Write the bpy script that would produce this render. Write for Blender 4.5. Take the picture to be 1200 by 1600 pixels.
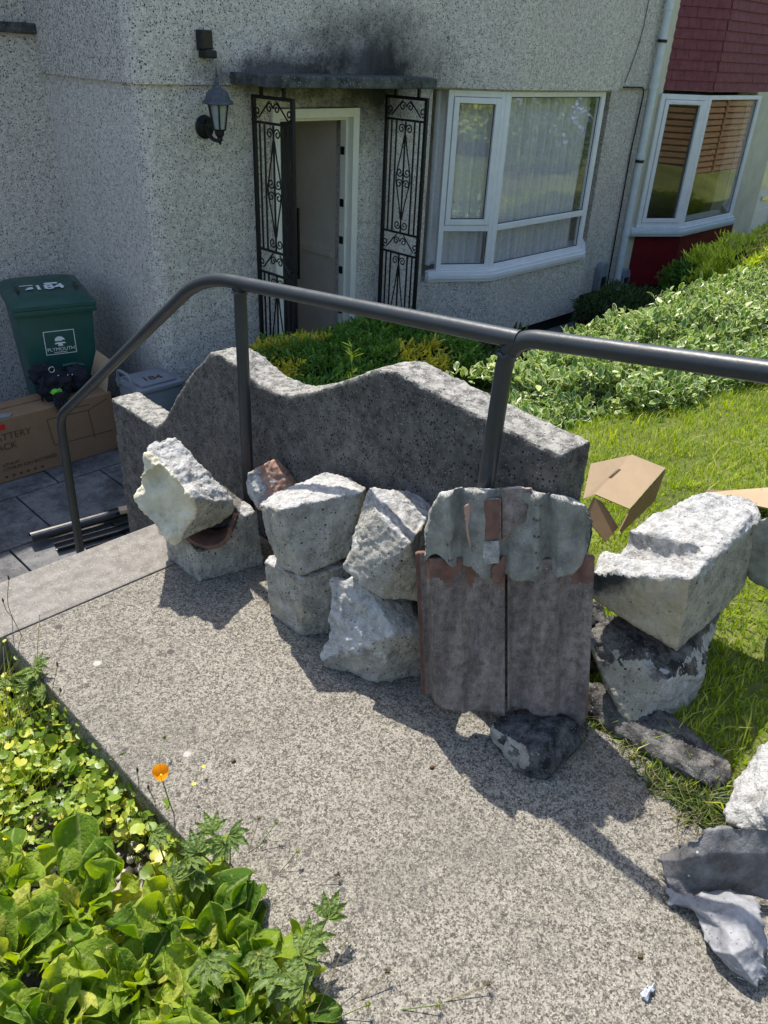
import bpy, bmesh, math, random
import numpy as np
from mathutils import Vector, Matrix, noise
random.seed(7); rng=np.random.default_rng(11)
R=math.radians
for o in list(bpy.data.objects): bpy.data.objects.remove(o)
scene=bpy.context.scene; COL=scene.collection

# ---------------------------------------------------------------- camera
FPX=1235.0; AZ=R(43.5); PT=R(30.3); RL=R(2.9); CAM=Vector((0,0,1.6))
fw=Vector((math.cos(AZ)*math.cos(PT),math.sin(AZ)*math.cos(PT),-math.sin(PT)))
r0=Vector((math.sin(AZ),-math.cos(AZ),0)); u0=r0.cross(fw)
RV=r0*math.cos(RL)+u0*math.sin(RL); UV=u0*math.cos(RL)-r0*math.sin(RL)
cam=bpy.data.cameras.new('camera'); co=bpy.data.objects.new('camera',cam); COL.objects.link(co)
m=Matrix((RV,UV,-fw)).transposed().to_4x4(); m.translation=CAM; co.matrix_world=m
cam.sensor_fit='VERTICAL'; cam.sensor_height=36; cam.lens=FPX/1600*36; cam.clip_start=.05; cam.clip_end=2000
scene.camera=co
# ---------------------------------------------------------------- light
SUN_EL=R(59.5); SUN_DIR=Vector((.31,1.0,0)).normalized()
w=bpy.data.worlds.new('World'); scene.world=w; w.use_nodes=True; nt=w.node_tree; nt.nodes.clear()
sky=nt.nodes.new('ShaderNodeTexSky'); sky.sky_type='NISHITA'; sky.sun_disc=False
sky.sun_elevation=SUN_EL; sky.sun_rotation=math.atan2(SUN_DIR.x,SUN_DIR.y); sky.air_density=1.0; sky.dust_density=1.5
bg=nt.nodes.new('ShaderNodeBackground'); bg.inputs[1].default_value=.145
wo=nt.nodes.new('ShaderNodeOutputWorld'); nt.links.new(sky.outputs[0],bg.inputs[0]); nt.links.new(bg.outputs[0],wo.inputs[0])
sl=bpy.data.lights.new('sun','SUN'); sl.energy=4.0; sl.angle=R(.53); sl.color=(1,.95,.87)
so=bpy.data.objects.new('sun',sl); COL.objects.link(so)
sv=Vector((SUN_DIR.x*math.cos(SUN_EL),SUN_DIR.y*math.cos(SUN_EL),math.sin(SUN_EL)))
so.rotation_euler=sv.to_track_quat('Z','Y').to_euler()
scene.view_settings.view_transform='Standard'; scene.view_settings.look='None'
scene.view_settings.exposure=0.74; scene.view_settings.gamma=1
scene.cycles.max_bounces=8

# ---------------------------------------------------------------- measuring helpers
def ray(x,y): return fw+RV*((x-600)/FPX)+UV*((800-y)/FPX)
def az_(x,y,z=0.0):
    r=ray(x,y); return CAM+r*((z-CAM.z)/r.z)
def ay(x,y,Y):
    r=ray(x,y); return CAM+r*(Y/r.y)
def ax(x,y,X):
    r=ray(x,y); return CAM+r*(X/r.x)
def aD(x,y,D):
    r=ray(x,y); k=r.x*math.cos(AZ)+r.y*math.sin(AZ); return CAM+r*(D/k)

# ---------------------------------------------------------------- material helpers
class NT:
    def __init__(s,name):
        s.m=bpy.data.materials.new(name); s.m.use_nodes=True; s.t=s.m.node_tree; s.t.nodes.clear()
        s.out=s.n('ShaderNodeOutputMaterial'); s.b=s.n('ShaderNodeBsdfPrincipled'); s.l(s.b.outputs[0],s.out.inputs[0])
        s.co=s.n('ShaderNodeTexCoord').outputs['Object']
    def n(s,k,**kw):
        x=s.t.nodes.new(k)
        for a,b in kw.items(): setattr(x,a,b)
        return x
    def l(s,a,b): s.t.links.new(a,b)
    def setv(s,inp,v):
        if hasattr(v,'links'): s.l(v,inp)
        elif isinstance(v,(tuple,list)) and len(v)==3 and inp.type=='RGBA': inp.default_value=(*v,1)
        else: inp.default_value=v
    def noise(s,sc,det=4,rough=.6,co=None,dist=0):
        x=s.n('ShaderNodeTexNoise'); s.l(co or s.co,x.inputs['Vector']); x.inputs['Scale'].default_value=sc
        x.inputs['Detail'].default_value=det; x.inputs['Roughness'].default_value=rough; x.inputs['Distortion'].default_value=dist; return x.outputs['Fac']
    def vor(s,sc,co=None,feature='F1',rnd=1):
        x=s.n('ShaderNodeTexVoronoi',feature=feature); s.l(co or s.co,x.inputs['Vector']); x.inputs['Scale'].default_value=sc; x.inputs['Randomness'].default_value=rnd; return x
    def mapr(s,v,a,b,c=0,d=1):
        x=s.n('ShaderNodeMapRange'); s.setv(x.inputs[0],v); x.inputs[1].default_value=a; x.inputs[2].default_value=b; x.inputs[3].default_value=c; x.inputs[4].default_value=d; return x.outputs[0]
    def math(s,op,a,b=0.0):
        x=s.n('ShaderNodeMath',operation=op); s.setv(x.inputs[0],a); s.setv(x.inputs[1],b); return x.outputs[0]
    def mix(s,f,a,b):
        x=s.n('ShaderNodeMix',data_type='RGBA'); s.setv(x.inputs[0],f); s.setv(x.inputs[6],a); s.setv(x.inputs[7],b); return x.outputs[2]
    def scaled(s,v):
        x=s.n('ShaderNodeMapping'); s.l(s.co,x.inputs[0]); x.inputs['Scale'].default_value=v; return x.outputs[0]
    def bump(s,h,st=.5,d=.01,prev=None):
        x=s.n('ShaderNodeBump'); x.inputs['Strength'].default_value=st; x.inputs['Distance'].default_value=d; s.l(h,x.inputs['Height'])
        if prev: s.l(prev,x.inputs['Normal'])
        return x.outputs[0]
    def fin(s,col,rough=.9,nrm=None,spec=.3,metal=0):
        s.setv(s.b.inputs['Base Color'],col); s.setv(s.b.inputs['Roughness'],rough); s.b.inputs['Specular IOR Level'].default_value=spec
        s.b.inputs['Metallic'].default_value=metal
        if nrm: s.l(nrm,s.b.inputs['Normal'])
        return s.m
MATS={}
def speck(name,c1,c2,ns,layers,bumps=(),rough=.92,mid=(.35,.65),spec=.25,extra=None,post=None):
    """mottled base c1..c2 plus chips: layers of (scale, radius, share, colour)"""
    t=NT(name); col=t.mix(t.mapr(t.noise(ns,6,.65),*mid),c1,c2)
    if extra: col=extra(t,col)
    for sc,rad,share,c in layers:
        v=t.vor(sc); sep=t.n('ShaderNodeSeparateColor'); t.l(v.outputs['Color'],sep.inputs[0])
        f=t.math('MULTIPLY',t.mapr(v.outputs['Distance'],rad,rad*.7),t.math('LESS_THAN',sep.outputs[0],share)); col=t.mix(f,col,c)
    if post: col=post(t,col)
    nrm=None
    for b in bumps:
        h=t.noise(b[0],5,.7) if len(b)<4 else t.vor(b[0]).outputs['Distance']
        nrm=t.bump(h,b[1],b[2],nrm)
    MATS[name]=t.fin(col,rough,nrm,spec); return MATS[name]
def plain(name,c,rough=.5,spec=.4,metal=0,var=.12,ns=8,bump=None):
    t=NT(name); c2=tuple(min(1,x*(1+var*2)) for x in c); c1=tuple(x*(1-var*2) for x in c)
    col=t.mix(t.mapr(t.noise(ns,6,.7),.3,.7),c1,c2); n=t.bump(t.noise(bump[0],4,.6),bump[1],bump[2]) if bump else None
    MATS[name]=t.fin(col,t.mapr(t.noise(ns*3,4),.3,.7,rough*.85,min(1,rough*1.15)),n,spec,metal); return MATS[name]

def wallgrime(t,col):   # moss and soot growing on the render above the porch roof, greenish tint lower down
    sx=t.n('ShaderNodeSeparateXYZ'); t.l(t.co,sx.inputs[0])
    def blob(cx,cz,rx,rz):
        a=t.math('DIVIDE',t.math('SUBTRACT',sx.outputs[0],cx),rx); b=t.math('DIVIDE',t.math('SUBTRACT',sx.outputs[2],cz),rz)
        return t.math('SQRT',t.math('ADD',t.math('MULTIPLY',a,a),t.math('MULTIPLY',b,b)))
    n=t.noise(5,6,.75)
    d=t.math('ADD',blob(5.0,1.42,.8,.45),t.math('MULTIPLY',t.math('SUBTRACT',n,.5),1.5))
    col=t.mix(t.mapr(d,1.3,.35,0,.96),col,(.022,.024,.022))
    d=t.math('ADD',blob(4.1,1.42,.75,.16),t.math('MULTIPLY',t.math('SUBTRACT',n,.5),1.5))
    col=t.mix(t.mapr(d,1.1,.5,0,.9),col,(.03,.03,.027))
    st=t.noise(1,5,.7,co=t.scaled((3,3,.5)))
    col=t.mix(t.mapr(st,.52,.78,0,.3),col,(.24,.235,.2))
    return t.mix(t.mapr(t.noise(1.3,4,.6),.45,.75,0,.22),col,(.46,.43,.46))
speck('pebbledash',(.47,.44,.39),(.74,.695,.62),26,[(75,.4,.32,(.88,.86,.82)),(70,.4,.3,(.06,.058,.055)),(34,.24,.3,(.05,.05,.045)),(110,.4,.35,(.8,.77,.72)),(90,.4,.32,(.15,.14,.135))],[(75,.6,.008,1),(130,.5,.006)],post=wallgrime)
speck('cream_render',(.58,.56,.44),(.7,.67,.54),4,[],[(60,.25,.004)],extra=lambda t,c:t.mix(t.mapr(t.noise(1,6,.75,co=t.scaled((4,4,.7))),.55,.8,0,.5),c,(.36,.36,.29)))
def gran(t,a,b):
    v=t.vor(330); sp=t.n('ShaderNodeSeparateColor'); t.l(v.outputs['Color'],sp.inputs[0]); v2=t.vor(160); s2=t.n('ShaderNodeSeparateColor'); t.l(v2.outputs['Color'],s2.inputs[0])
    x=t.math('ADD',t.math('ADD',t.math('MULTIPLY',sp.outputs[0],.34),t.math('MULTIPLY',s2.outputs[1],.26)),t.math('MULTIPLY',t.noise(38,6,.8),.6))
    return t.mix(t.mapr(x,.42,.78),a,b)
speck('path_concrete',(.19,.168,.148),(.53,.49,.425),78,[(170,.34,.1,(.42,.39,.33)),(140,.3,.1,(.05,.045,.04)),(24,.2,.08,(.1,.095,.085)),(10,.14,.1,(.085,.08,.075)),(7,.1,.05,(.42,.4,.36))],[(130,.6,.005),(16,.25,.01)],mid=(.43,.57),
  extra=lambda t,c:(lambda c:t.mix(t.mapr(t.noise(2.2,6,.75),  .45,.7,0,.55),c,(.12,.112,.095)))(gran(t,(.07,.062,.05),(.35,.322,.265))))
speck('landing_concrete',(.16,.148,.13),(.27,.25,.22),20,[(190,.35,.25,(.42,.4,.37)),(150,.3,.2,(.1,.095,.09)),(14,.14,.1,(.14,.13,.12))],[(120,.3,.003)])
speck('old_wall_concrete',(.035,.034,.033),(.2,.193,.178),26,[(190,.4,.22,(.25,.24,.22)),(150,.3,.1,(.34,.33,.3)),(90,.35,.25,(.02,.02,.02))],[(110,.8,.008),(30,.6,.01)],mid=(.25,.75),
  extra=lambda t,c:t.mix(t.mapr(t.noise(1,6,.8,co=t.scaled((14,14,2.5))),.5,.68,0,.55),c,(.06,.06,.06)))
speck('wall_top_lit_lichen',(.13,.125,.115),(.4,.385,.345),34,[(150,.36,.3,(.55,.53,.48)),(80,.3,.25,(.06,.06,.055))],[(90,.9,.01)],mid=(.38,.6))  # paler copy for up-facing faces: sunlight painted in along with lichen
def dirt(c,sc=6,a=.55,b=.75,k=.6): return lambda t,col:t.mix(t.mapr(t.noise(sc,6,.75),a,b,0,k),col,c)
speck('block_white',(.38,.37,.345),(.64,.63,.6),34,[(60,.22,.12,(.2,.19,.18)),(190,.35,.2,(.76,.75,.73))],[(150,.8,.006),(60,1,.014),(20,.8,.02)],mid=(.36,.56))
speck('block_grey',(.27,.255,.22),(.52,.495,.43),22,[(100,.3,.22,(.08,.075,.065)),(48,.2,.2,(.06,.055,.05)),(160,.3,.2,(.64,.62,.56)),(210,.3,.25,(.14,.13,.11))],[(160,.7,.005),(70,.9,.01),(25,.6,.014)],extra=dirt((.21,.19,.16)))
speck('block_tan',(.33,.3,.23),(.56,.52,.41),15,[(95,.3,.22,(.1,.09,.075)),(45,.2,.2,(.07,.06,.05)),(190,.3,.25,(.16,.14,.11))],[(150,.7,.005),(60,1,.012),(20,.8,.016)],extra=dirt((.2,.15,.1),9,.56,.75,.55))
speck('block_cream',(.58,.53,.38),(.78,.72,.55),14,[],[(50,.8,.012)],extra=dirt((.3,.24,.15),12))
speck('block_soot',(.045,.042,.04),(.24,.225,.2),20,[(150,.3,.25,(.36,.35,.33)),(60,.2,.1,(.3,.29,.27))],[(140,.8,.006),(50,1,.016)],mid=(.4,.62))
speck('dark_stone',(.035,.035,.037),(.2,.195,.19),26,[(170,.3,.25,(.36,.36,.35)),(70,.25,.15,(.02,.02,.02))],[(150,.8,.006),(60,1,.016),(18,.8,.02)],mid=(.4,.65))
def soot_at(*blobs):
    def f(t,c):
        for p,r,col in blobs:
            vm=t.n('ShaderNodeVectorMath',operation='DISTANCE'); t.l(t.co,vm.inputs[0]); vm.inputs[1].default_value=p
            c=t.mix(t.mapr(t.math('ADD',vm.outputs['Value'],t.math('MULTIPLY',t.math('SUBTRACT',t.noise(16,6,.75),.5),r*1.1)),r,r*.45,0,.92),c,col)
        return c
    return f
speck('block_stained',(.42,.36,.23),(.6,.53,.37),9,[(75,.22,.12,(.16,.14,.11))],[(150,.6,.005),(55,.8,.01),(18,.7,.015)],extra=dirt((.36,.33,.3),7,.5,.7,.8),post=soot_at((aD(960,896,1.76),.07,(.03,.03,.032)),(aD(930,905,1.78),.05,(.05,.05,.045))))
speck('liner_brown',(.12,.065,.05),(.22,.12,.09),16,[],[(60,.5,.006)])
speck('terracotta',(.36,.2,.14),(.5,.33,.25),16,[(70,.3,.2,(.6,.48,.4))],[(60,.5,.006)],extra=dirt((.45,.38,.33),8))
speck('brick_white_mortar',(.55,.5,.46),(.75,.72,.69),22,[],[(60,.9,.012)],extra=dirt((.5,.24,.16),10,.5,.62,.8))
speck('tile_face',(.13,.105,.09),(.3,.255,.225),45,[(260,.3,.22,(.33,.3,.28)),(210,.3,.22,(.06,.052,.05)),(60,.14,.02,(.42,.4,.38))],[(110,.5,.004)],
  extra=lambda t,c:t.mix(t.mapr(t.noise(1,6,.8,co=t.scaled((30,30,4))),.5,.68,0,.5),t.mix(t.mapr(t.noise(1,3,.6,co=t.scaled((17,17,1.0))),.42,.6,0,.5),c,(.06,.05,.048)),(.33,.29,.27)))
speck('tile_red',(.13,.075,.058),(.23,.13,.1),22,[(100,.35,.2,(.16,.1,.09))],[(90,.4,.004)])
speck('mortar_smooth',(.16,.16,.14),(.33,.33,.29),17,[(90,.2,.13,(.09,.09,.085)),(230,.3,.14,(.5,.49,.46))],[(90,.5,.005),(25,.4,.01)],extra=dirt((.36,.31,.27),10,.55,.72,.5))
speck('lead_sheet',(.04,.038,.038),(.2,.195,.19),17,[(60,.2,.1,(.45,.45,.45))],[(30,.6,.01),(90,.5,.004)],rough=.5,spec=.5)
speck('lead_sunlit',(.16,.16,.165),(.36,.36,.37),17,[(60,.2,.1,(.5,.5,.5)),(130,.3,.15,(.1,.1,.1))],[(90,.5,.004)],rough=.55,spec=.5)  # lighter copy of the lead, sunlight on the flap painted into its colour
speck('patio_slab',(.1,.1,.1),(.2,.195,.19),7,[(60,.3,.12,(.05,.05,.05)),(100,.3,.2,(.28,.27,.26))],[(60,.4,.006)],extra=dirt((.05,.05,.048),4,.48,.62,.75))
speck('porch_concrete',(.035,.038,.038),(.13,.135,.13),14,[(60,.3,.2,(.3,.3,.28))],[(50,.8,.012)])
speck('soil',(.05,.038,.026),(.14,.11,.08),14,[(60,.4,.2,(.2,.17,.13)),(90,.3,.08,(.32,.3,.26))],[(40,1,.02)])
def grassland(t,col): return t.mix(t.mapr(t.noise(1.1,5,.6),.4,.65,0,.7),col,(.05,.07,.015))
speck('turf_soil',(.1,.13,.03),(.2,.22,.05),25,[],[(30,1,.02)],extra=grassland)
plain('rail_paint',(.027,.033,.037),.42,.45,0,.1,6,(35,.25,.004))
plain('white_upvc',(.78,.8,.83),.35,.5,0,.03)
plain('white_paint',(.8,.79,.7),.5,.4,0,.04)
plain('ironwork',(.006,.0065,.008),.5,.4)
plain('black_paint',(.012,.013,.015),.45,.4)
plain('door_dark',(.012,.016,.02),.3,.5)
plain('hall_paint',(.78,.7,.58),.8,.2,0,.05,3)
plain('carpet',(.12,.1,.09),.95,.1)
plain('pipe_grey',(.62,.68,.72),.45,.4,0,.06)
plain('vent_grey',(.22,.25,.28),.5,.4)
plain('red_paint',(.16,.008,.012),.6,.3,0,.12,5)
plain('hung_tile',(.2,.065,.075),.75,.25,0,.12,14,(60,.3,.004))
plain('bin_green',(.012,.075,.062),.42,.45,0,.08,4)
plain('bin_grey',(.2,.22,.25),.5,.4,0,.06,6)
plain('print_white',(.75,.78,.78),.6,.3,0,.04,40)
plain('print_dark',(.1,.06,.04),.8,.2)
plain('print_red',(.5,.03,.02),.7,.2)
plain('cardboard',(.27,.17,.1),.85,.2,0,.05,10,(30,.15,.003))
plain('cardboard_light',(.44,.32,.2),.85,.2,0,.05,7,(30,.15,.003))
plain('bag_black',(.012,.014,.022),.75,.3,0,.2,20,(40,.6,.01))
plain('glove_black',(.02,.02,.022),.8,.2)
plain('glove_lime',(.18,.6,.05),.6,.3)
plain('steel',(.7,.7,.7),.25,.5,1)
plain('plastic_black',(.006,.008,.012),.3,.5)
plain('wood_offcut',(.5,.36,.25),.8,.2)
plain('lamp_glass',(.3,.34,.34),.2,.5,0,.1,20)
plain('lamp_top_grey',(.07,.08,.095),.5,.4,0,.25,40)
plain('cable_grey',(.13,.14,.15),.5,.3)
plain('net_curtain',(.42,.47,.44),.9,.1,0,.12,30)
plain('roof_slate',(.09,.09,.1),.7,.3)
plain('fence_wood',(.22,.14,.075),.8,.2,0,.2,12)
plain('pink_render',(.6,.42,.36),.85,.2)
plain('bark',(.1,.075,.05),.9,.2,0,.2,15)
plain('twig',(.16,.11,.075),.9,.2,0,.2,25)
plain('dead_stem',(.24,.19,.09),.8,.2,0,.2,15)
plain('green_stem',(.16,.22,.05),.7,.3,0,.2,15)
plain('seed_brown',(.12,.085,.04),.9,.2,0,.3,60)
plain('poppy_orange',(.85,.33,.01),.6,.2,0,.1,30)
plain('yellow_petal',(.8,.6,.02),.6,.2)
plain('pale_flake',(.62,.64,.66),.6,.3)
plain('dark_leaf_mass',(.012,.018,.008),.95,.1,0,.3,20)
t=NT('window_glass')
tr=t.n('ShaderNodeBsdfTransparent'); tr.inputs[0].default_value=(.97,.97,.97,1)
gl=t.n('ShaderNodeBsdfGlossy'); gl.inputs['Roughness'].default_value=.0; gl.inputs[0].default_value=(1,1,1,1)
fr=t.n('ShaderNodeFresnel'); fr.inputs[0].default_value=1.5
mx=t.n('ShaderNodeMixShader'); lw=t.n('ShaderNodeNewGeometry'); dp=t.n('ShaderNodeVectorMath',operation='DOT_PRODUCT'); t.l(lw.outputs['Incoming'],dp.inputs[0]); t.l(lw.outputs['Normal'],dp.inputs[1]); t.l(t.math('ADD',.07,t.math('MULTIPLY',t.math('POWER',t.math('SUBTRACT',1.0,t.math('ABSOLUTE',dp.outputs['Value'])),5.0),.9)),mx.inputs[0]); t.l(tr.outputs[0],mx.inputs[1]); t.l(gl.outputs[0],mx.inputs[2]); t.l(mx.outputs[0],t.out.inputs[0])
MATS['window_glass']=t.m
t=NT("lace")   # net curtain: woven, part see-through
df=t.n('ShaderNodeBsdfDiffuse'); df.inputs[0].default_value=(.85,.85,.86,1); tr=t.n('ShaderNodeBsdfTransparent')
mx=t.n('ShaderNodeMixShader'); t.l(t.mapr(t.noise(55,4,.7),.3,.7,.75,1),mx.inputs[0]); t.l(tr.outputs[0],mx.inputs[1]); t.l(df.outputs[0],mx.inputs[2]); t.l(mx.outputs[0],t.out.inputs[0]); MATS["lace"]=t.m
def leafmat(name,stops,edge=None,trans=.35,rough=.5,spec=.3,back=None,vein=None):
    t=NT(name); at=t.n('ShaderNodeAttribute',attribute_name='var'); rp=t.n('ShaderNodeValToRGB'); e=rp.color_ramp.elements
    for i,(p,c) in enumerate(stops):
        el=e[i] if i<2 else e.new(p); el.position=p; el.color=(*c,1)
    t.l(at.outputs['Fac'],rp.inputs[0]); col=rp.outputs[0]
    if edge:
        ea=t.n('ShaderNodeAttribute',attribute_name='edge'); n=t.noise(90,3)
        col=t.mix(t.mapr(t.math('ADD',ea.outputs['Fac'],t.math('MULTIPLY',t.math('SUBTRACT',n,.5),.5)),edge[1],edge[1]+.12),col,edge[0])
    if vein:
        ea=t.n('ShaderNodeAttribute',attribute_name='vein'); col=t.mix(t.mapr(ea.outputs['Fac'],.55,.95,0,.85),col,vein); col=t.mix(t.mapr(t.noise(130,3,.6),.35,.65,0,.35),col,(.07,.15,.015)); e2=t.n('ShaderNodeAttribute',attribute_name='edge'); col=t.mix(t.mapr(e2.outputs['Fac'],.9,1,0,.7),col,(.42,.46,.09))  # the edge mix paints highlights along the leaf rims
        col=t.mix(t.mapr(t.noise(38,4,.7),.58,.75,0,.35),col,(.24,.2,.05))
    t.setv(t.b.inputs['Base Color'],col); t.b.inputs['Roughness'].default_value=rough; t.b.inputs['Specular IOR Level'].default_value=spec
    tl=t.n('ShaderNodeBsdfTranslucent'); 
    hs=t.n('ShaderNodeHueSaturation'); hs.inputs['Value'].default_value=1.5; hs.inputs['Saturation'].default_value=1.15; t.l(col,hs.inputs['Color']); t.l(hs.outputs[0],tl.inputs[0])
    mx=t.n('ShaderNodeMixShader'); mx.inputs[0].default_value=trans; t.l(t.b.outputs[0],mx.inputs[1]); t.l(tl.outputs[0],mx.inputs[2]); t.l(mx.outputs[0],t.out.inputs[0])
    if vein: t.l(t.bump(t.noise(95,4,.6),.9,.008),t.b.inputs['Normal'])
    MATS[name]=t.m; return t.m
leafmat('grass_blade',[(0,(.15,.24,.02)),(.5,(.34,.44,.04)),(.85,(.52,.54,.08)),(1,(.72,.64,.3))],trans=.35)
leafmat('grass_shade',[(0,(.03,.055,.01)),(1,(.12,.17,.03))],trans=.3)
leafmat('variegated_leaf',[(0,(.04,.1,.015)),(.55,(.13,.25,.035)),(.85,(.26,.36,.08)),(1,(.48,.54,.2))],edge=((.68,.7,.36),.8),trans=.25,rough=.35,spec=.45)
leafmat('lime_leaf',[(0,(.18,.27,.02)),(.5,(.45,.55,.06)),(1,(.75,.8,.16))],trans=.35)
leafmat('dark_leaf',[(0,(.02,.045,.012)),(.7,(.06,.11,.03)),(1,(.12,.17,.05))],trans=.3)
leafmat('hedge_leaf',[(0,(.05,.13,.02)),(.7,(.13,.26,.04)),(1,(.24,.36,.07))],trans=.3)
leafmat('gold_leaf',[(0,(.34,.32,.03)),(1,(.75,.66,.1))],trans=.35)
leafmat('round_leaf',[(0,(.08,.15,.015)),(.5,(.21,.31,.03)),(.85,(.42,.48,.06)),(1,(.58,.55,.1))],trans=.35,rough=.4,spec=.4)
leafmat('big_leaf',[(0,(.07,.15,.012)),(.45,(.19,.3,.025)),(.8,(.38,.46,.05)),(1,(.58,.56,.12))],trans=.42,rough=.6,spec=.2,vein=(.36,.42,.14))
leafmat('palmate_leaf',[(0,(.1,.17,.035)),(1,(.24,.32,.07))],trans=.3,vein=(.3,.38,.18))
leafmat('blue_petal',[(0,(.35,.42,.8)),(1,(.6,.66,.95))],trans=.3)
leafmat('white_petal',[(0,(.6,.62,.55)),(1,(.85,.85,.8))],trans=.3)

# ---------------------------------------------------------------- object helpers
def tag(o,label=None,cat=None,group=None,kind=None):
    if label: o['label']=label
    if cat: o['category']=cat
    if group: o['group']=group
    if kind: o['kind']=kind
    return o
def link(name,me,mats,parent=None):
    o=bpy.data.objects.new(name,me); COL.objects.link(o)
    for mm in (mats if isinstance(mats,(list,tuple)) else [mats]): me.materials.append(MATS[mm] if mm in MATS else mm)
    if parent: o.parent=parent
    return o
def empty(name,loc,label,cat,group=None):
    o=bpy.data.objects.new(name,None); COL.objects.link(o); o.location=loc; o.empty_display_size=.1
    return tag(o,label,cat,group)
def setp(o,parent):      # parent while keeping world coordinates
    bpy.context.view_layer.update(); o.parent=parent; o.matrix_parent_inverse=Matrix.Translation(parent.location).inverted(); return o
class MB:
    def __init__(s): s.v=[]; s.f=[]; s.mi=[]
    def add(s,v,f,mi=0):
        b=len(s.v); s.v+= [tuple(x) for x in v]; s.f+=[tuple(i+b for i in q) for q in f]; s.mi+=[mi]*len(f); return s
    def box(s,a,b,mi=0):
        x0,y0,z0=a; x1,y1,z1=b
        return s.add([(x0,y0,z0),(x1,y0,z0),(x1,y1,z0),(x0,y1,z0),(x0,y0,z1),(x1,y0,z1),(x1,y1,z1),(x0,y1,z1)],[(0,3,2,1),(4,5,6,7),(0,1,5,4),(1,2,6,5),(2,3,7,6),(3,0,4,7)],mi)
    def obox(s,o,U,V,W,a,b,mi=0):  # oriented box
        o=Vector(o); pts=[o+U*x+V*y+W*z for z in (a[2],b[2]) for x,y in ((a[0],a[1]),(b[0],a[1]),(b[0],b[1]),(a[0],b[1]))]
        return s.add(pts,[(0,3,2,1),(4,5,6,7),(0,1,5,4),(1,2,6,5),(2,3,7,6),(3,0,4,7)],mi)
    def prism(s,poly,z0,z1,mi=0):
        n=len(poly); v=[(p[0],p[1],z0) for p in poly]+[(p[0],p[1],z1) for p in poly]
        return s.add(v,[tuple(range(n))[::-1],tuple(range(n,2*n))]+[(i,(i+1)%n,(i+1)%n+n,i+n) for i in range(n)],mi)
    def tube(s,pts,r,seg=12,mi=0,closed=False,cap=True):
        pts=[Vector(p) for p in pts]; n=len(pts); rs=r if isinstance(r,(list,tuple)) else [r]*n
        d=[(pts[min(i+1,n-1)]-pts[max(i-1,0)]).normalized() for i in range(n)]
        up=Vector((0,0,1)) if abs(d[0].z)<.9 else Vector((1,0,0)); a=d[0].cross(up).normalized(); v=[]
        for i in range(n):
            a=(a-d[i]*a.dot(d[i])).normalized(); b=d[i].cross(a)
            for k in range(seg):
                t=2*math.pi*k/seg; v.append(pts[i]+(a*math.cos(t)+b*math.sin(t))*rs[i])
        f=[(i*seg+k,i*seg+(k+1)%seg,(i+1)*seg+(k+1)%seg,(i+1)*seg+k) for i in range(n-1) for k in range(seg)]
        if cap: f+=[tuple(range(seg))[::-1],tuple(range((n-1)*seg,n*seg))]
        return s.add(v,f,mi)
    def lathe(s,o,prof,seg=20,mi=0,axis=(0,0,1)):
        o=Vector(o); A=Vector(axis).normalized(); U=A.orthogonal().normalized(); V=A.cross(U); v=[]
        for r,z in prof:
            for k in range(seg): t=2*math.pi*k/seg; v.append(o+A*z+(U*math.cos(t)+V*math.sin(t))*r)
        n=len(prof); f=[(i*seg+k,i*seg+(k+1)%seg,(i+1)*seg+(k+1)%seg,(i+1)*seg+k) for i in range(n-1) for k in range(seg)]
        f+=[tuple(range(seg))[::-1],tuple(range((n-1)*seg,n*seg))]; return s.add(v,f,mi)
    def build(s,name,mats,parent=None,smooth=False,bevel=0,keep=True):
        me=bpy.data.meshes.new(name); me.from_pydata(s.v,[],s.f); me.polygons.foreach_set('material_index',s.mi)
        if smooth: me.polygons.foreach_set('use_smooth',[True]*len(s.f))
        me.update(); o=link(name,me,mats)
        if bevel:
            bm=bmesh.new(); bm.from_mesh(me); bmesh.ops.recalc_face_normals(bm,faces=bm.faces)
            es=[e for e in bm.edges if len(e.link_faces)==2 and e.calc_face_angle(0)>.5]
            bmesh.ops.bevel(bm,geom=es,offset=bevel,segments=2,affect='EDGES',profile=.6); bm.to_mesh(me); bm.free()
        if smooth and hasattr(me,'set_sharp_from_angle'): me.set_sharp_from_angle(angle=R(40))
        if parent: setp(o,parent)
        return o
def smoothpath(pts,k=6):
    P=[Vector(p) for p in pts]; out=[]
    for i in range(len(P)-1):
        a=P[max(i-1,0)]; b=P[i]; c=P[i+1]; d=P[min(i+2,len(P)-1)]
        for j in range(k):
            t=j/k; out.append(.5*((2*b)+(c-a)*t+(2*a-5*b+4*c-d)*t*t+(3*b-a-3*c+d)*t**3))
    return out+[P[-1]]
def filletpath(pts,rad,k=8):
    P=[Vector(p) for p in pts]; out=[P[0]]
    for i in range(1,len(P)-1):
        r=rad[i-1]; a=P[i]+(P[i-1]-P[i]).normalized()*r; c=P[i]+(P[i+1]-P[i]).normalized()*r
        for j in range(k+1): t=j/k; out.append((1-t)**2*a+2*t*(1-t)*P[i]+t*t*c)
    return out+[P[-1]]
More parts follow.
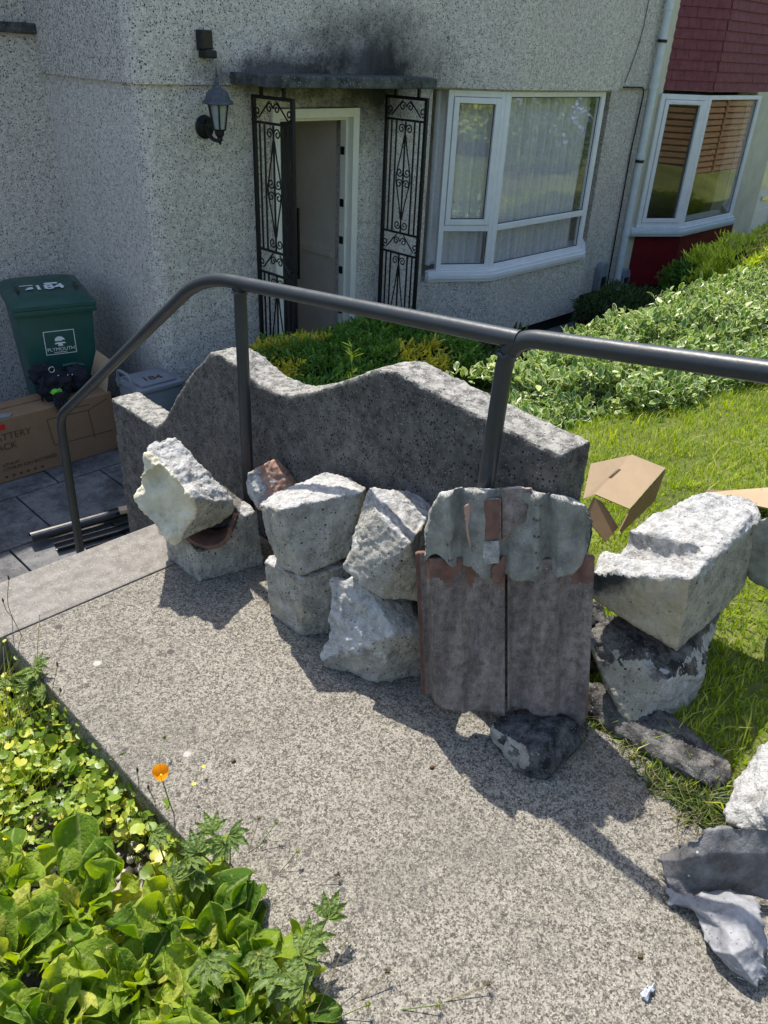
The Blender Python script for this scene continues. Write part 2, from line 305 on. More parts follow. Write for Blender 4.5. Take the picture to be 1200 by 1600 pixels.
def trimesh(name,V,F,attrs,mats,parent=None,smooth=True,mi=None):
    me=bpy.data.meshes.new(name); V=np.asarray(V,dtype=np.float32); F=np.asarray(F,dtype=np.int32)
    me.vertices.add(len(V)); me.vertices.foreach_set('co',V.ravel()); k=F.shape[1]
    me.loops.add(F.size); me.loops.foreach_set('vertex_index',F.ravel()); me.polygons.add(len(F))
    me.polygons.foreach_set('loop_start',np.arange(0,F.size,k,dtype=np.int32)); me.polygons.foreach_set('loop_total',np.full(len(F),k,dtype=np.int32))
    if smooth: me.polygons.foreach_set('use_smooth',np.ones(len(F),dtype=bool))
    if mi is not None: me.polygons.foreach_set('material_index',np.asarray(mi,dtype=np.int32))
    me.update(calc_edges=True); me.validate()
    for a,val in attrs.items():
        at=me.attributes.new(a,'FLOAT','POINT'); at.data.foreach_set('value',np.asarray(val,dtype=np.float32))
    o=link(name,me,mats)
    if parent: setp(o,parent)
    return o
def fan(bound):  # leaf template: boundary ring + centre line vertex
    n=len(bound); c=np.mean(bound,axis=0); c[2]-=.06
    V=np.vstack([bound,c]); F=np.array([(i,(i+1)%n,n) for i in range(n)]); e=np.array([1.0]*n+[0.0]); return V,F,e
OVAL=fan(np.array([(0,0,0),(.25,.2,.05),(.6,.24,.07),(.88,.12,.02),(1,0,-.05),(.88,-.12,.02),(.6,-.24,.07),(.25,-.2,.05)],float))
ROUND=fan(np.array([(.14,0,-.12),(-.02,.22,0),(.12,.42,.04),(.42,.5,.05),(.74,.4,.02),(.9,.16,0),(.86,0,-.03),(.9,-.16,0),(.74,-.4,.02),(.42,-.5,.05),(.12,-.42,.04),(-.02,-.22,0)],float))
NARROW=fan(np.array([(0,0,0),(.4,.09,.02),(.8,.06,0),(1,0,-.04),(.8,-.06,0),(.4,-.09,.02)],float))
SPR=fan(np.array([(0,0,0),(.2,.12,.02),(.3,.3,.03),(.42,.2,.02),(.58,.36,.02),(.66,.2,0),(.84,.2,0),(1,0,-.05),(.84,-.2,0),(.66,-.2,0),(.58,-.36,.02),(.42,-.2,.02),(.3,-.3,.03),(.2,-.12,.02)],float))
PETAL=fan(np.array([(0,0,0),(.35,.3,.06),(.8,.35,.12),(1,0,.1),(.8,-.35,.12),(.35,-.3,.06)],float))
def scatter(T,P,D,N,S,var):
    """place template T at points P, length direction D, up N, size S"""
    V,F,e=T; D=D/np.linalg.norm(D,axis=1,keepdims=True); N=N-D*(N*D).sum(1,keepdims=True); N=N/(np.linalg.norm(N,axis=1,keepdims=True)+1e-9); B=np.cross(N,D)
    n=len(P); X=P[:,None]+S[:,None,None]*(V[None,:,0:1]*D[:,None]+V[None,:,1:2]*B[:,None]+V[None,:,2:3]*N[:,None])
    FF=(F[None]+(np.arange(n)*len(V))[:,None,None]).reshape(-1,3)
    return X.reshape(-1,3),FF,{'var':np.repeat(var,len(V)),'edge':np.tile(e,n)}
def rnd(n,k=3): return rng.normal(size=(n,k))
def unit(a): return a/(np.linalg.norm(a,axis=1,keepdims=True)+1e-9)
def fbm(p,sc=1.0): return noise.fractal(Vector(p)*sc,.6,2.0,4)
def joinsets(sets):
    V=[];F=[];A={};b=0
    for v,f,a in sets:
        V.append(v);F.append(f+b);b+=len(v)
        for k in a: A.setdefault(k,[]).append(a[k])
    return np.vstack(V),np.vstack(F),{k:np.concatenate(x) for k,x in A.items()}

# ---------------------------------------------------------------- terrain
def interp(x,tab):
    for (a,b),(c,d) in zip(tab,tab[1:]):
        if x<=c: return b+(d-b)*max(0,(x-a))/(c-a)
    return tab[-1][1]
def gz(x,y):
    if (x<1.5 and y>2.36) or (x<2.75 and y>3.2): return -1.14
    if x<.57: return interp(y,[(-60,5),(-8,.9),(-2,.12),(0,-.06),(1.2,-.13),(2.36,-.2)])+.03*fbm((x,y,0),3)
    if x<1.5 and y<2.36: return interp(y,[(-60,4.8),(-8,.7),(-3,-.08),(2.36,-.12)])
    b=interp(y,[(-60,6),(-8,1.3),(-3,.35),(0,.02),(.8,-.02),(2,-.28),(3.4,-.72),(4.1,-1.04),(200,-1.1)])
    if x>6 and y<.8: b=b*max(.12,1-(x-6)/5)-.1*min(1,(x-6)/4)
    return b+.02*fbm((x,y,0),2)
xs=np.unique(np.round(np.concatenate([np.linspace(-90,-4,14),np.linspace(-4,0,12),np.linspace(0,.56,9),[.58,1.0,1.49,1.51],np.linspace(1.55,2.73,14),[2.76],np.linspace(2.85,7,48),np.linspace(7,16,30),np.linspace(16,110,18)]),3))
ys=np.unique(np.round(np.concatenate([np.linspace(-90,-4,16),np.linspace(-4,0,16),np.linspace(0,2.34,26),[2.37],np.linspace(2.45,3.19,8),[3.21],np.linspace(3.3,5,18),np.linspace(5,130,16)]),3))
V=[(x,y,gz(x,y)) for y in ys for x in xs]; nx=len(xs)
F=[(j*nx+i,j*nx+i+1,(j+1)*nx+i+1,(j+1)*nx+i) for j in range(len(ys)-1) for i in range(nx-1)]
mi=[]
for q in F:
    c=(np.array(V[q[0]])+np.array(V[q[2]]))/2
    mi.append(1 if (c[0]<1.52 and -4<c[1]) or c[1]>3.2 and c[0]<9 else 0)
g=trimesh('ground',V,F,{},['turf_soil','soil'],mi=mi); tag(g,kind='structure')

# path slabs, landing, steps, patio
def slab(name,a,b,mat,bev=.008):
    o=MB().box(a,b).build(name,mat,bevel=bev); tag(o,kind='structure'); return o
o=MB().prism([(.57,-3),(1.63,-3),(1.63,.3),(1.6,.62),(1.55,.84),(1.512,.85),(1.512,2.112),(.57,2.112)],-.2,0).build('path','path_concrete',bevel=.008); tag(o,kind='structure')
slab('landing',(.1,2.118,-.3),(1.512,2.4,.0),'landing_concrete')
mb=MB()
for i in range(5): mb.box((.3,2.404+.26*i,-1.12),(1.51,2.4+.26*(i+1),-.175*(i+1)))
tag(mb.build('steps','landing_concrete',bevel=.006),kind='structure')
mb=MB(); yy=2.5
for j in range(9):
    xx=-2.2+(j%2)*.3-.1
    for i in range(11):
        h=-1.07+random.uniform(-.003,.003); mb.box((xx+.006,yy+.006,-1.13),(xx+.594,yy+.594,h)); xx+=.6
        if xx>3.4: break
    yy+=.6
o=mb.build('patio','patio_slab',bevel=.006); tag(o,kind='structure')
mb=MB(); yy=3.95
for j in range(2):
    xx=3.5
    while xx<14: mb.box((xx+.008,yy+.008,-1.1),(xx+.592,yy+.57,-1.035+random.uniform(-.004,.004))); xx+=.6
    yy+=.58
tag(mb.build('front_path','patio_slab',bevel=.006),kind='structure')

# ---------------------------------------------------------------- the house
H=empty('house',(5.5,6,-1.1),'grey pebbledashed house with a splayed bay window and an open front door','house')
WT=2.95  # unseen eaves height, kept low to place the edge of the house shadow
def part(mb,name,mat,par=H,**k): return mb.build(name,mat,par,**k)
def arcpts(cx,cy,r,a0,a1,n=6): return [(cx+r*math.cos(R(a0+(a1-a0)*i/n)),cy+r*math.sin(R(a0+(a1-a0)*i/n))) for i in range(n+1)]
mb=MB()
# left return wall + front wall to the door, rounded corner
mb.prism([(2.92,10.5),(2.92,5.2)]+arcpts(3.02,5.2,.1,180,270)+[(3.96,5.1),(3.96,5.35),(3.2,5.35),(3.2,10.5)],-1.1,1.345)
mb.box((3.96,5.1,1.2),(4.84,5.35,1.345)); mb.box((4.84,5.1,-1.1),(5.72,5.35,1.345))
# bay base below the window, bay top, wall to the right
bayb=[(5.72,5.1),(6.37,4.74),(8.05,4.74),(8.62,5.1)]
mb.prism(bayb+[(8.62,5.35),(5.72,5.35)],-.9,-.31)
mb.prism([(5.73,5.11),(6.36,4.76),(8.04,4.76),(8.6,5.11),(8.6,5.3),(5.73,5.3)],1.33,1.345)
mb.box((8.62,5.1,-.9),(9.42,5.35,1.345)); mb.box((2.92,10.5,-1.1),(3.72,10.75,WT)); mb.box((4.84,10.5,-1.1),(9.42,10.75,WT)); mb.box((3.72,10.5,1.15),(4.84,10.75,WT)); mb.box((9.3,5.35,-1.1),(9.42,10.5,WT))  # gap left in the unseen rear wall, added to brighten the hall
part(mb,'wall','pebbledash')
mb=MB()  # bellcast upper wall, 3 cm proud
mb.prism([(2.89,10.5),(2.89,5.2)]+arcpts(3.02,5.2,.13,180,270)+[(5.66,5.07),(6.35,4.70),(8.08,4.70),(8.65,5.07),(9.42,5.07),(9.42,5.35),(3.2,5.35),(3.2,10.5)],1.345,WT)
part(mb,'upper_wall','pebbledash')
mb=MB(); mb.prism([(5.72,5.13),(6.38,4.77),(8.03,4.77),(8.6,5.13),(8.6,5.3),(5.72,5.3)],-1.1,-.9); mb.box((8.62,5.12,-1.1),(9.42,5.3,-.9)); part(mb,'plinth','black_paint')
mb=MB(); mb.box((2.7,4.98,WT),(9.45,10.9,WT+.06)); mb.add([(2.7,4.98,WT+.062),(9.45,4.98,WT+.062),(9.45,10.9,WT+.062),(2.7,10.9,WT+.062),(2.7,7.9,4.2),(9.45,7.9,4.2)],[(0,1,5,4),(2,3,4,5),(0,4,3),(1,2,5)]); part(mb,'roof','roof_slate')
# hall and room inside
mb=MB(); mb.box((3.2,5.352,-1.09),(9.3,10.498,-.98)); part(mb,'floor','carpet')
mb=MB(); mb.box((4.86,5.352,-.98),(4.98,10.4,2.3)); mb.box((3.6,5.352,-.98),(3.7,10.4,2.3)); mb.box((3.2,5.36,1.5),(9.29,10.4,1.56)); part(mb,'inner_wall','hall_paint')
mb=MB(); mb.box((4.835,5.4,-.02),(4.858,8.25,.03)); mb.box((4.835,5.4,-.98),(4.858,8.25,-.84)); part(mb,'dado_rail','hall_paint')
mb=MB(); mb.box((4.848,6.9,.35),(4.858,6.99,.44)); part(mb,'light_switch','white_paint')
# door frame, threshold and the door standing ajar
mb=MB(); mb.box((3.965,5.07,-.97),(4.03,5.2,1.195)); mb.box((4.77,5.07,-.97),(4.835,5.2,1.195)); mb.box((4.03,5.071,1.13),(4.77,5.2,1.194)); mb.box((4.745,5.13,-.97),(4.769,5.2,1.13)); mb.box((4.03,5.13,1.105),(4.745,5.2,1.129))
df=part(mb,'door_frame','white_paint',bevel=.004)
for z in (-.45,-.1,.15,.45,.85): setp(MB().box((4.735,5.145,z),(4.7445,5.185,z+.06)).build('lock_keep','ironwork'),df)
mb=MB(); mb.box((3.9,5.02,-1.08),(4.9,5.35,-.972)); part(mb,'doorstep','landing_concrete',bevel=.01)
th=R(37); U_=Vector((math.cos(th),math.sin(th),0)); V_=Vector((-math.sin(th),math.cos(th),0)); Z_=Vector((0,0,1))
mb=MB(); mb.obox((4.035,5.19,-.95),U_,V_,Z_,(0,0,0),(.70,.045,2.05)); 
for a,b,c,d in ((.1,.1,.6,.75),(.1,.95,.6,1.9)): mb.obox((4.035,5.19,-.95),U_,V_,Z_,(a,-.006,b),(c,-.001,d))
dd=part(mb,'door','door_dark',bevel=.004)
mb=MB(); p0=Vector((4.035,5.19,-.95)); mb.tube([p0+U_*.64-V_*.05+Z_*.75,p0+U_*.64-V_*.05+Z_*1.35],.012,8); mb.tube([p0+U_*.64+Z_*.8,p0+U_*.64-V_*.05+Z_*.8],.009,8); mb.tube([p0+U_*.64+Z_*1.3,p0+U_*.64-V_*.05+Z_*1.3],.009,8)
setp(mb.build('handle','ironwork'),dd)
# porch roof slab
mb=MB(); mb.prism([(3.6,5.068),(3.62,4.6),(5.2,4.6),(5.33,4.78),(5.33,5.068)],1.352,1.425); po=part(mb,'porch_roof','porch_concrete',bevel=.012)

# bay windows -------------------------------------------------------------
def frame_bar(mb,o,U,N,a,b,z0,z1,w0=-.03,w1=.03): mb.obox(o,U,N,Z_,(a,w0,z0),(b,w1,z1))
def facet(par,P,Q,z0,z1,fw_,tr=None,sash=None,vent=False,split=None):
    """one glazed facet of a bay between plan points P and Q: outer frame, transom, optional opening sash above it, panes"""
    P=Vector((*P,0)); Q=Vector((*Q,0)); U=(Q-P).normalized(); L=(Q-P).length; N=Vector((U.y,-U.x,0))
    f=MB(); frame_bar(f,P,U,N,0,fw_,z0,z1); frame_bar(f,P,U,N,L-fw_,L,z0,z1); frame_bar(f,P,U,N,fw_,L-fw_,z0,z0+fw_); frame_bar(f,P,U,N,fw_,L-fw_,z1-fw_,z1)
    if tr is not None: frame_bar(f,P,U,N,fw_,L-fw_,tr-.028,tr+.028)
    fo=f.build('window_frame','white_upvc',par,bevel=.005)
    cells=[]
    if tr is None: cells=[(fw_,z0+fw_,L-fw_,z1-fw_,sash)]
    else: cells=[(fw_,z0+fw_,L-fw_,tr-.028,False),(fw_,tr+.028,L-fw_,z1-fw_,sash)]
    for a,b,c,d,s in cells:
        if s:
            k=.052; m_=MB(); e=.004
            frame_bar(m_,P,U,N,a+e,a+k,b+e,d-e,-.02,.042); frame_bar(m_,P,U,N,c-k,c-e,b+e,d-e,-.02,.042); frame_bar(m_,P,U,N,a+k,c-k,b+e,b+k,-.02,.042); frame_bar(m_,P,U,N,a+k,c-k,d-k,d-e,-.02,.042)
            so_=m_.build('sash','white_upvc',par,bevel=.004); a+=k;b+=k;c-=k;d-=k
            if vent: setp(MB().obox(P,U,N,Z_,(a+.05,.043,d+.012),(c-.05,.055,d+.03)).build('trickle_vent','white_upvc'),so_)
        g_=MB(); g_.obox(P,U,N,Z_,(a-.004,-.006,b-.004),(c+.004,.0,d+.004)); go=g_.build('pane','window_glass',par)
        g2=MB()
        for (aa,bb,cc,dd_) in ((a,b,c,b+.007),(a,d-.007,c,d),(a,b+.007,a+.007,d-.007),(c-.007,b+.007,c,d-.007)): g2.obox(P,U,N,Z_,(aa,.001,bb),(cc,.006,dd_))
        setp(g2.build('gasket','black_paint'),go)
def wavy(name,P,Q,z0,z1,mat,n,amp,off,label,par=None):
    P=Vector((*P,0)); Q=Vector((*Q,0)); U=(Q-P).normalized(); N=Vector((U.y,-U.x,0)); L=(Q-P).length; k=n*8; V=[];F=[]
    for j in range(7):
        for i in range(k+1):
            t=i/k; z=z0+(z1-z0)*j/6; a=amp*(1-.25*j/6)
            p=P+U*(L*t)+N*(-off+a*math.sin(t*n*2*math.pi+.6*math.sin(t*17)+.25*math.sin(j+t*9))+a*.5*math.sin(t*n*4.7)); V.append((p.x,p.y,z))
    F=[(j*(k+1)+i,j*(k+1)+i+1,(j+1)*(k+1)+i+1,(j+1)*(k+1)+i) for j in range(6) for i in range(k)]
    o=trimesh(name,V,F,{},mat); return o
def bay(par,A,K,Rr,B,z0,z1,tr,fw_,sash,vent,sillmat='white_upvc'):
    wd=empty('bay_window',((A[0]+Rr[0])/2,A[1],z0),None,None); wd.pop('category',None)
    setp(wd,par)
    facet(wd,A,K,z0,z1,fw_,tr,sash,vent); facet(wd,(K[0]+.0,K[1]),Rr,z0,z1,fw_*.85,tr); facet(wd,Rr,B,z0,z1,fw_,tr)
    for p in (K,Rr): MB().prism([(p[0]+.034*math.cos(R(a)),p[1]-.004+.034*math.sin(R(a))) for a in range(0,360,30)],z0,z1).build('corner_post','white_upvc',wd)
    def off(p,d): 
        c=Vector(((K[0]+Rr[0])/2,A[1]+.3,0)); return p
    e=.085
    sp=[(A[0]-.12,A[1]+.02),(A[0]-.12,A[1]-.03),(K[0]-.035,K[1]-e),(Rr[0]+.035,Rr[1]-e),(B[0]+.12,B[1]-.03),(B[0]+.12,B[1]+.02)]
    m_=MB(); m_.prism(sp,z0-.075,z0-.03); q=[(x*1+((K[0]+Rr[0])/2-x)*.012,y+.02) for x,y in sp]; m_.prism(q,z0-.0295,z0-.001); m_.prism([(x*1+((K[0]+Rr[0])/2-x)*.012,y+.016) for x,y in sp],z0-.105,z0-.0755)
    m_.build('sill',sillmat,wd,bevel=.007)
    return wd
bay(H,(5.88,5.07),(6.345,4.79),(7.93,4.79),(8.38,5.07),-.205,1.329,.18,.05,True,False)
o=wavy('net_curtain',(5.9,5.22),(6.4,4.92),-.19,1.32,"lace",5,.03,0,''); tag(o,'pleated net curtain behind the narrow left pane of the grey house bay','curtain','net curtains in the grey house bay')
o=wavy('net_curtain',(6.42,4.9),(7.9,4.9),-.19,1.32,"lace",15,.045,0,''); tag(o,'pleated net curtain behind the wide front pane of the grey house bay','curtain','net curtains in the grey house bay')
o=MB().box((5.6,5.9,-.98),(8.9,5.95,1.49)).build('room_partition','hall_paint',H)

# ---------------------------------------------------------------- neighbour house
N=empty('house',(12,6,-1.1),'neighbouring cream house with red hung tiles and a red panel below its bay','house')
mb=MB(); mb.box((9.424,5.08,-.93),(9.74,5.35,WT+.1)); mb.box((12.45,5.08,-.93),(13.45,5.35,WT+.1)); mb.box((13.45,5.08,.98),(14.4,5.35,WT+.1)); mb.box((14.4,5.08,-.93),(16.5,5.35,WT+.1)); mb.box((9.424,10.5,-1.1),(16.5,10.75,WT+.1)); mb.box((16.3,5.35,-1.1),(16.5,10.5,WT+.1))
mb.prism([(9.76,5.1),(10.3,4.76),(11.9,4.76),(12.44,5.1),(12.44,5.35),(9.76,5.35)],1.335,WT+.1); part(mb,'wall','cream_render',N)
mb=MB(); mb.prism([(9.742,5.079),(10.27,4.72),(11.86,4.72),(12.448,5.079),(12.448,5.35),(9.742,5.35)],-.93,-.31); part(mb,'bay_panel','red_paint',N)
mb=MB(); mb.prism([(9.43,5.1),(9.74,5.1),(10.28,4.74),(11.85,4.74),(12.44,5.1),(16.5,5.1),(16.5,5.3),(9.43,5.3)],-1.1,-.932); part(mb,'plinth','black_paint',N)
mb=MB(); mb.box((9.452,4.96,WT+.102),(16.8,10.9,WT+.16)); mb.add([(9.452,4.96,WT+.162),(16.8,4.96,WT+.162),(16.8,10.9,WT+.162),(9.452,10.9,WT+.162),(9.452,7.9,4.3),(16.8,7.9,4.3)],[(0,1,5,4),(2,3,4,5),(0,4,3),(1,2,5)]); part(mb,'roof','roof_slate',N)
mb=MB(); mb.box((9.45,5.36,-1.09),(16.3,10.49,-.98)); part(mb,'floor','carpet',N)
mb=MB(); mb.box((9.45,7.2,-.98),(16.2,7.3,2.2)); mb.box((9.45,5.36,1.6),(16.2,7.19,1.65)); part(mb,'inner_wall','hall_paint',N)
bay(N,(9.66,5.06),(10.2,4.73),(11.66,4.73),(12.2,5.06),-.19,1.30,None,.055,True,True,'pipe_grey')
# hung tiles: overlapping rows of clay tiles on the upper bay
mb=MB()
def tilerow(P,Q,z,shift):
    P=Vector((*P,0)); Q=Vector((*Q,0)); U=(Q-P).normalized(); L=(Q-P).length; Nn=Vector((U.y,-U.x,0)); x=-shift
    while x<L:
        a=max(0,x+.002); b=min(L,x+.163)
        if b-a>.01:
            j=random.uniform(-.002,.002); o_=P+Z_*z
            p=[o_+U*a+Nn*(.030+j),o_+U*b+Nn*(.030+j),o_+U*b+Nn*(.016+j),o_+U*a+Nn*(.016+j)]; q=[o_+U*a+Nn*.012+Z_*.13,o_+U*b+Nn*.012+Z_*.13,o_+U*b+Nn*.0+Z_*.13,o_+U*a+Nn*.0+Z_*.13]
            mb.add(p+q,[(0,3,2,1),(4,5,6,7),(0,1,5,4),(1,2,6,5),(2,3,7,6),(3,0,4,7)])
        x+=.165
for k in range(16):
    z=1.34+.104*k; s=.0825*(k%2)+.01
    tilerow((9.74,5.10),(10.3,4.755),z,s); tilerow((10.3,4.755),(11.9,4.755),z,s+.03); tilerow((11.9,4.755),(12.46,5.1),z,s+.07)
part(mb,'tile_hanging','hung_tile',N)
mb=MB(); mb.box((13.46,5.12,-.93),(13.52,5.25,.97)); mb.box((14.33,5.12,-.93),(14.39,5.25,.97)); mb.box((13.52,5.121,.9),(14.33,5.25,.969)); part(mb,'door_frame','white_upvc',N)
mb=MB(); mb.box((13.525,5.16,-.92),(14.325,5.21,.895)); mb.box((13.62,5.15,-.82),(14.22,5.159,-.35)); nd=part(mb,'door','white_upvc',N,bevel=.006)
setp(MB().box((13.62,5.152,-.05),(14.22,5.1585,.8)).build('pane','window_glass'),nd)
setp(MB().box((13.8,5.14,-.22),(14.04,5.158,-.16)).build('letter_box','steel',bevel=.003),nd)
mb=MB(); mb.box((13.3,4.8,-1.08),(14.5,5.07,-.935)); part(mb,'doorstep','red_paint',N)

# rear wing seen at the far left, with its coping
Wg=empty('outbuilding',(1.6,6.5,-1.1),'pebbledashed side building with a dark coping behind the green wheelie bin','outbuilding')
mb=MB(); mb.box((-3.0,6.42,-1.1),(2.95,6.7,1.585)); mb.box((-3.0,6.7,-1.1),(-2.75,9.5,1.585)); part(mb,'wall','pebbledash',Wg)
mb=MB(); mb.box((-3.0,6.5,1.655),(2.95,6.95,WT)); part(mb,'upper_wall','pebbledash',Wg)
mb=MB(); mb.box((-3.02,6.36,1.587),(2.93,6.72,1.652)); part(mb,'coping','porch_concrete',Wg,bevel=.01)

# wrought iron trellis panels carrying the porch roof
def scroll(c,U,W,r,a0,turns,sgn,k=16):
    out=[]
    for i in range(k+1):
        t=i/k; a=a0+sgn*turns*2*math.pi*t; rr=r*(1-.78*t); out.append(c+U*(rr*math.cos(a))+W*(rr*math.sin(a)))
    return out
def trellis(X,y0,y1,label):
    E_=empty('trellis_panel',(X,(y0+y1)/2,-1.04),label,'trellis','iron trellis panels beside the front door')
    U=Vector((0,-1,0)); W=Z_; o=Vector((X,y0,0)); L=y0-y1; P=lambda a,z:o+U*a+W*z
    zt=1.29; zb=-1.02
    f=MB()
    for a in (0,L): f.obox(o,U,Vector((1,0,0)),W,(a-.013,-.013,zb),(a+.013,.013,zt))
    f.obox(o,U,Vector((1,0,0)),W,(.013,-.012,zt-.022),(L-.013,.012,zt)); 
    for a in (.09,L-.09): f.obox(o,U,Vector((1,0,0)),W,(a-.01,-.01,zt),(a+.01,.01,1.351))
    for z in (zt-.17,.25,.08): f.obox(o,U,Vector((1,0,0)),W,(.013,-.008,z-.008),(L-.013,.008,z+.008))
    f.build('frame','ironwork',E_)
    b=MB()
    for (z0,z1) in ((.26,zt-.18),(zb,.07)):
        for a in (.06,.115,L/2,L-.115,L-.06): b.obox(o,U,Vector((1,0,0)),W,(a-.0055,-.0055,z0),(a+.0055,.0055,z1))
        zm=(z0+z1)/2
        for sg in (-1,1): b.tube([P(L/2+sg*.008,z0+.1),P(L/2+sg*.03,z0+.1+(zm-z0-.1)*.35),P(L/2+sg*.078,zm-.03),P(L/2+sg*.078,zm+.03),P(L/2+sg*.03,z1-.1-(z1-.1-zm)*.35),P(L/2+sg*.008,z1-.1)],.006,5)
    b.build('bar','ironwork',E_)
    for (z0,z1) in ((.26,zt-.18),(zb,.07)):
        zm=(z0+z1)/2
        for zc in (z0+.055,zm-.045,zm+.045,z1-.055):
            for sg in (-1,1):
                s=MB(); s.tube(scroll(P(L/2+sg*.042,zc),U*sg,W,.038,math.pi,1.3,1 if zc in (z0+.055,zm+.045) else -1),.0055,5); s.build('scroll','ironwork',E_)
    for z0,h in ((zt-.16,.13),(.095,.14)):
        for sg in (-1,1):
            s=MB(); s.tube([P(L/2+sg*.04,z0+h),P(L/2+sg*.16,z0+.02)],.006,5); s.tube(scroll(P(L/2+sg*.175,z0+.055),U*sg,W,.035,-math.pi/2,1.2,1),.0055,5)
            s.tube(scroll(P(L/2+sg*.04,z0+.085),U*sg,W,.036,math.pi,1.3,-1),.0055,5); s.build('scroll','ironwork',E_)
    return E_
trellis(3.79,5.06,4.63,'black iron scrollwork panel left of the front door, near the wall lantern')
trellis(5.13,5.06,4.63,'black iron scrollwork panel between the front door and the white bay window')

# wall lantern
LN=empty('wall_lantern',(3.34,5.0,1.1),'black and grey coach lantern on the pebbledash left of the porch','lantern')
lx,ly=3.365,4.88; s6=6
mb=MB(); mb.lathe((3.39,5.1,1.09),[(.06,0),(.075,.012),(.06,.02),(.055,.035),(.025,.05)],20,axis=(0,-1,0)); mb.tube(smoothpath([(3.37,5.05,1.09),(3.37,4.98,1.03),(3.39,4.92,1.02),(lx,ly,1.06)],5),.013,8)
mb.tube(smoothpath([(3.37,5.05,1.12),(3.35,4.99,1.16),(3.37,4.98,1.12)],5),.008,6); part(mb,'bracket','ironwork',LN,smooth=True)
mb=MB(); mb.lathe((lx,ly,1.0),[(.006,0),(.012,.02),(.022,.03),(.016,.045),(.03,.06),(.034,.085),(.045,.095)],12); 
for k in range(6):
    a=k*math.pi/3; mb.tube([(lx+.043*math.cos(a),ly+.043*math.sin(a),1.09),(lx+.072*math.cos(a),ly+.072*math.sin(a),1.255)],.0055,5)
part(mb,'cage','ironwork',LN)
mb=MB(); mb.lathe((lx,ly,1.092),[(.038,0),(.066,.16)],6); part(mb,'lamp_glass','lamp_glass',LN)
mb=MB(); mb.lathe((lx,ly,1.25),[(.08,-.01),(.104,-.004),(.1,.012),(.082,.02),(.076,.045),(.06,.07),(.042,.082),(.03,.086),(.026,.1),(.012,.108),(.016,.122),(.01,.14),(.005,.15),(.009,.165),(.003,.21)],16); part(mb,'cap','lamp_top_grey',LN)
SB=empty('security_sensor',(3.4,5.05,1.53),'small black sensor box on the wall above the lantern','sensor')
mb=MB(); mb.box((3.35,4.99,1.55),(3.43,5.068,1.66)); part(mb,'housing','plastic_black',SB,bevel=.008)
mb=MB(); mb.box((3.355,4.97,1.5),(3.445,5.06,1.549)); part(mb,'sensor_head','black_paint',SB,bevel=.012)

# drainpipe with brackets
DP=empty('drainpipe',(9.34,5.02,-.98),'pale grey plastic downpipe between the pebbledash and the cream house','drainpipe')
mb=MB(); mb.tube(filletpath([(9.34,5.0,WT),(9.34,5.0,-.86),(9.36,4.9,-.98)],[.06]),.042,14); part(mb,'pipe','pipe_grey',DP,smooth=True)
for z in (2.1,1.35,.62,-.25): part(MB().lathe((9.34,5.0,z),[(.049,0),(.05,.01),(.049,.06)],14),'socket','pipe_grey',DP)
for z in (.58,1.8): part(MB().lathe((9.34,5.0,z),[(.052,0),(.052,.03)],14),'bracket','black_paint',DP)
o=MB().tube(smoothpath([(9.02,5.06,2.9),(9.0,5.06,2.2),(8.96,5.06,1.8),(8.8,5.06,1.40)],6),.005,5).build('cable','cable_grey'); tag(o,'thin grey cable curving down the wall above the right side of the bay','cable','thin cables on the grey house wall')
o=MB().tube(filletpath([(8.78,5.055,1.36),(9.2,5.055,1.36),(9.25,5.06,1.3),(9.24,5.08,.7),(9.26,5.08,-.9)],[.03,.03,.03]),.009,6).build('cable','black_paint'); tag(o,'black cable running along the band and down beside the drainpipe','cable','thin cables on the grey house wall')
for X,z,hh,lab in ((9.02,-.88,.34,'arched grey vent box on the pebbledash left of the drainpipe'),(9.56,-.9,.22,'small grey meter cover on the cream wall right of the drainpipe')):
    E_=empty('vent_box',(X,5.05,z),lab,'vent','vent boxes beside the drainpipe')
    pts=[(-.09,0),(.09,0)]+[(.09*math.cos(a),hh-.09+.09*math.sin(a)) for a in np.linspace(0,math.pi,9)]
    yb=5.1 if X<9.4 else 5.08
    v=[(X+p[0],yb-.001,z+p[1]) for p in pts]+[(X+p[0],yb-.09,z+p[1]) for p in pts]; n=len(pts)
    part(MB().add(v,[tuple(range(n)),tuple(range(n,2*n))[::-1]]+[(i,i+n,(i+1)%n+n,(i+1)%n) for i in range(n)]),'cover','vent_grey',E_,bevel=.006)
    part(MB().box((X-.05,yb-.096,z+.04),(X+.05,yb-.0905,z+hh*.5)),'grille','black_paint',E_)

# ---------------------------------------------------------------- rough solids
def evalmesh(o):
    dg=bpy.context.evaluated_depsgraph_get(); dg.update(); return bpy.data.meshes.new_from_object(o.evaluated_get(dg))
def rough(me,amp,fine,seed,soft=None):
    n=len(me.vertices); co=np.empty(n*3,np.float32); me.vertices.foreach_get('co',co); nr=np.empty(n*3,np.float32); me.vertices.foreach_get('normal',nr)
    co=co.reshape(-1,3); nr=nr.reshape(-1,3); off=Vector((seed*3.1,seed*1.7,seed*.9)); amp0=amp; d=np.empty(n,np.float32)
    for i in range(n):
        p=Vector(co[i])+off
        amp=amp0*(soft[i] if soft is not None else 1)
        vd=noise.voronoi(p*13)[0]; d[i]=amp*(noise.fractal(p*11,.8,2.1,5)*.8-.6*abs(noise.noise(p*24))+1.1*(vd[0]-.45)+.25*min(.3,vd[1]-vd[0]))+fine*(noise.fractal(p*70,.8,2,3)-.5*max(0,noise.noise(p*55)-.25)*4)
    co+=nr*d[:,None]; me.vertices.foreach_set('co',co.ravel()); me.update()
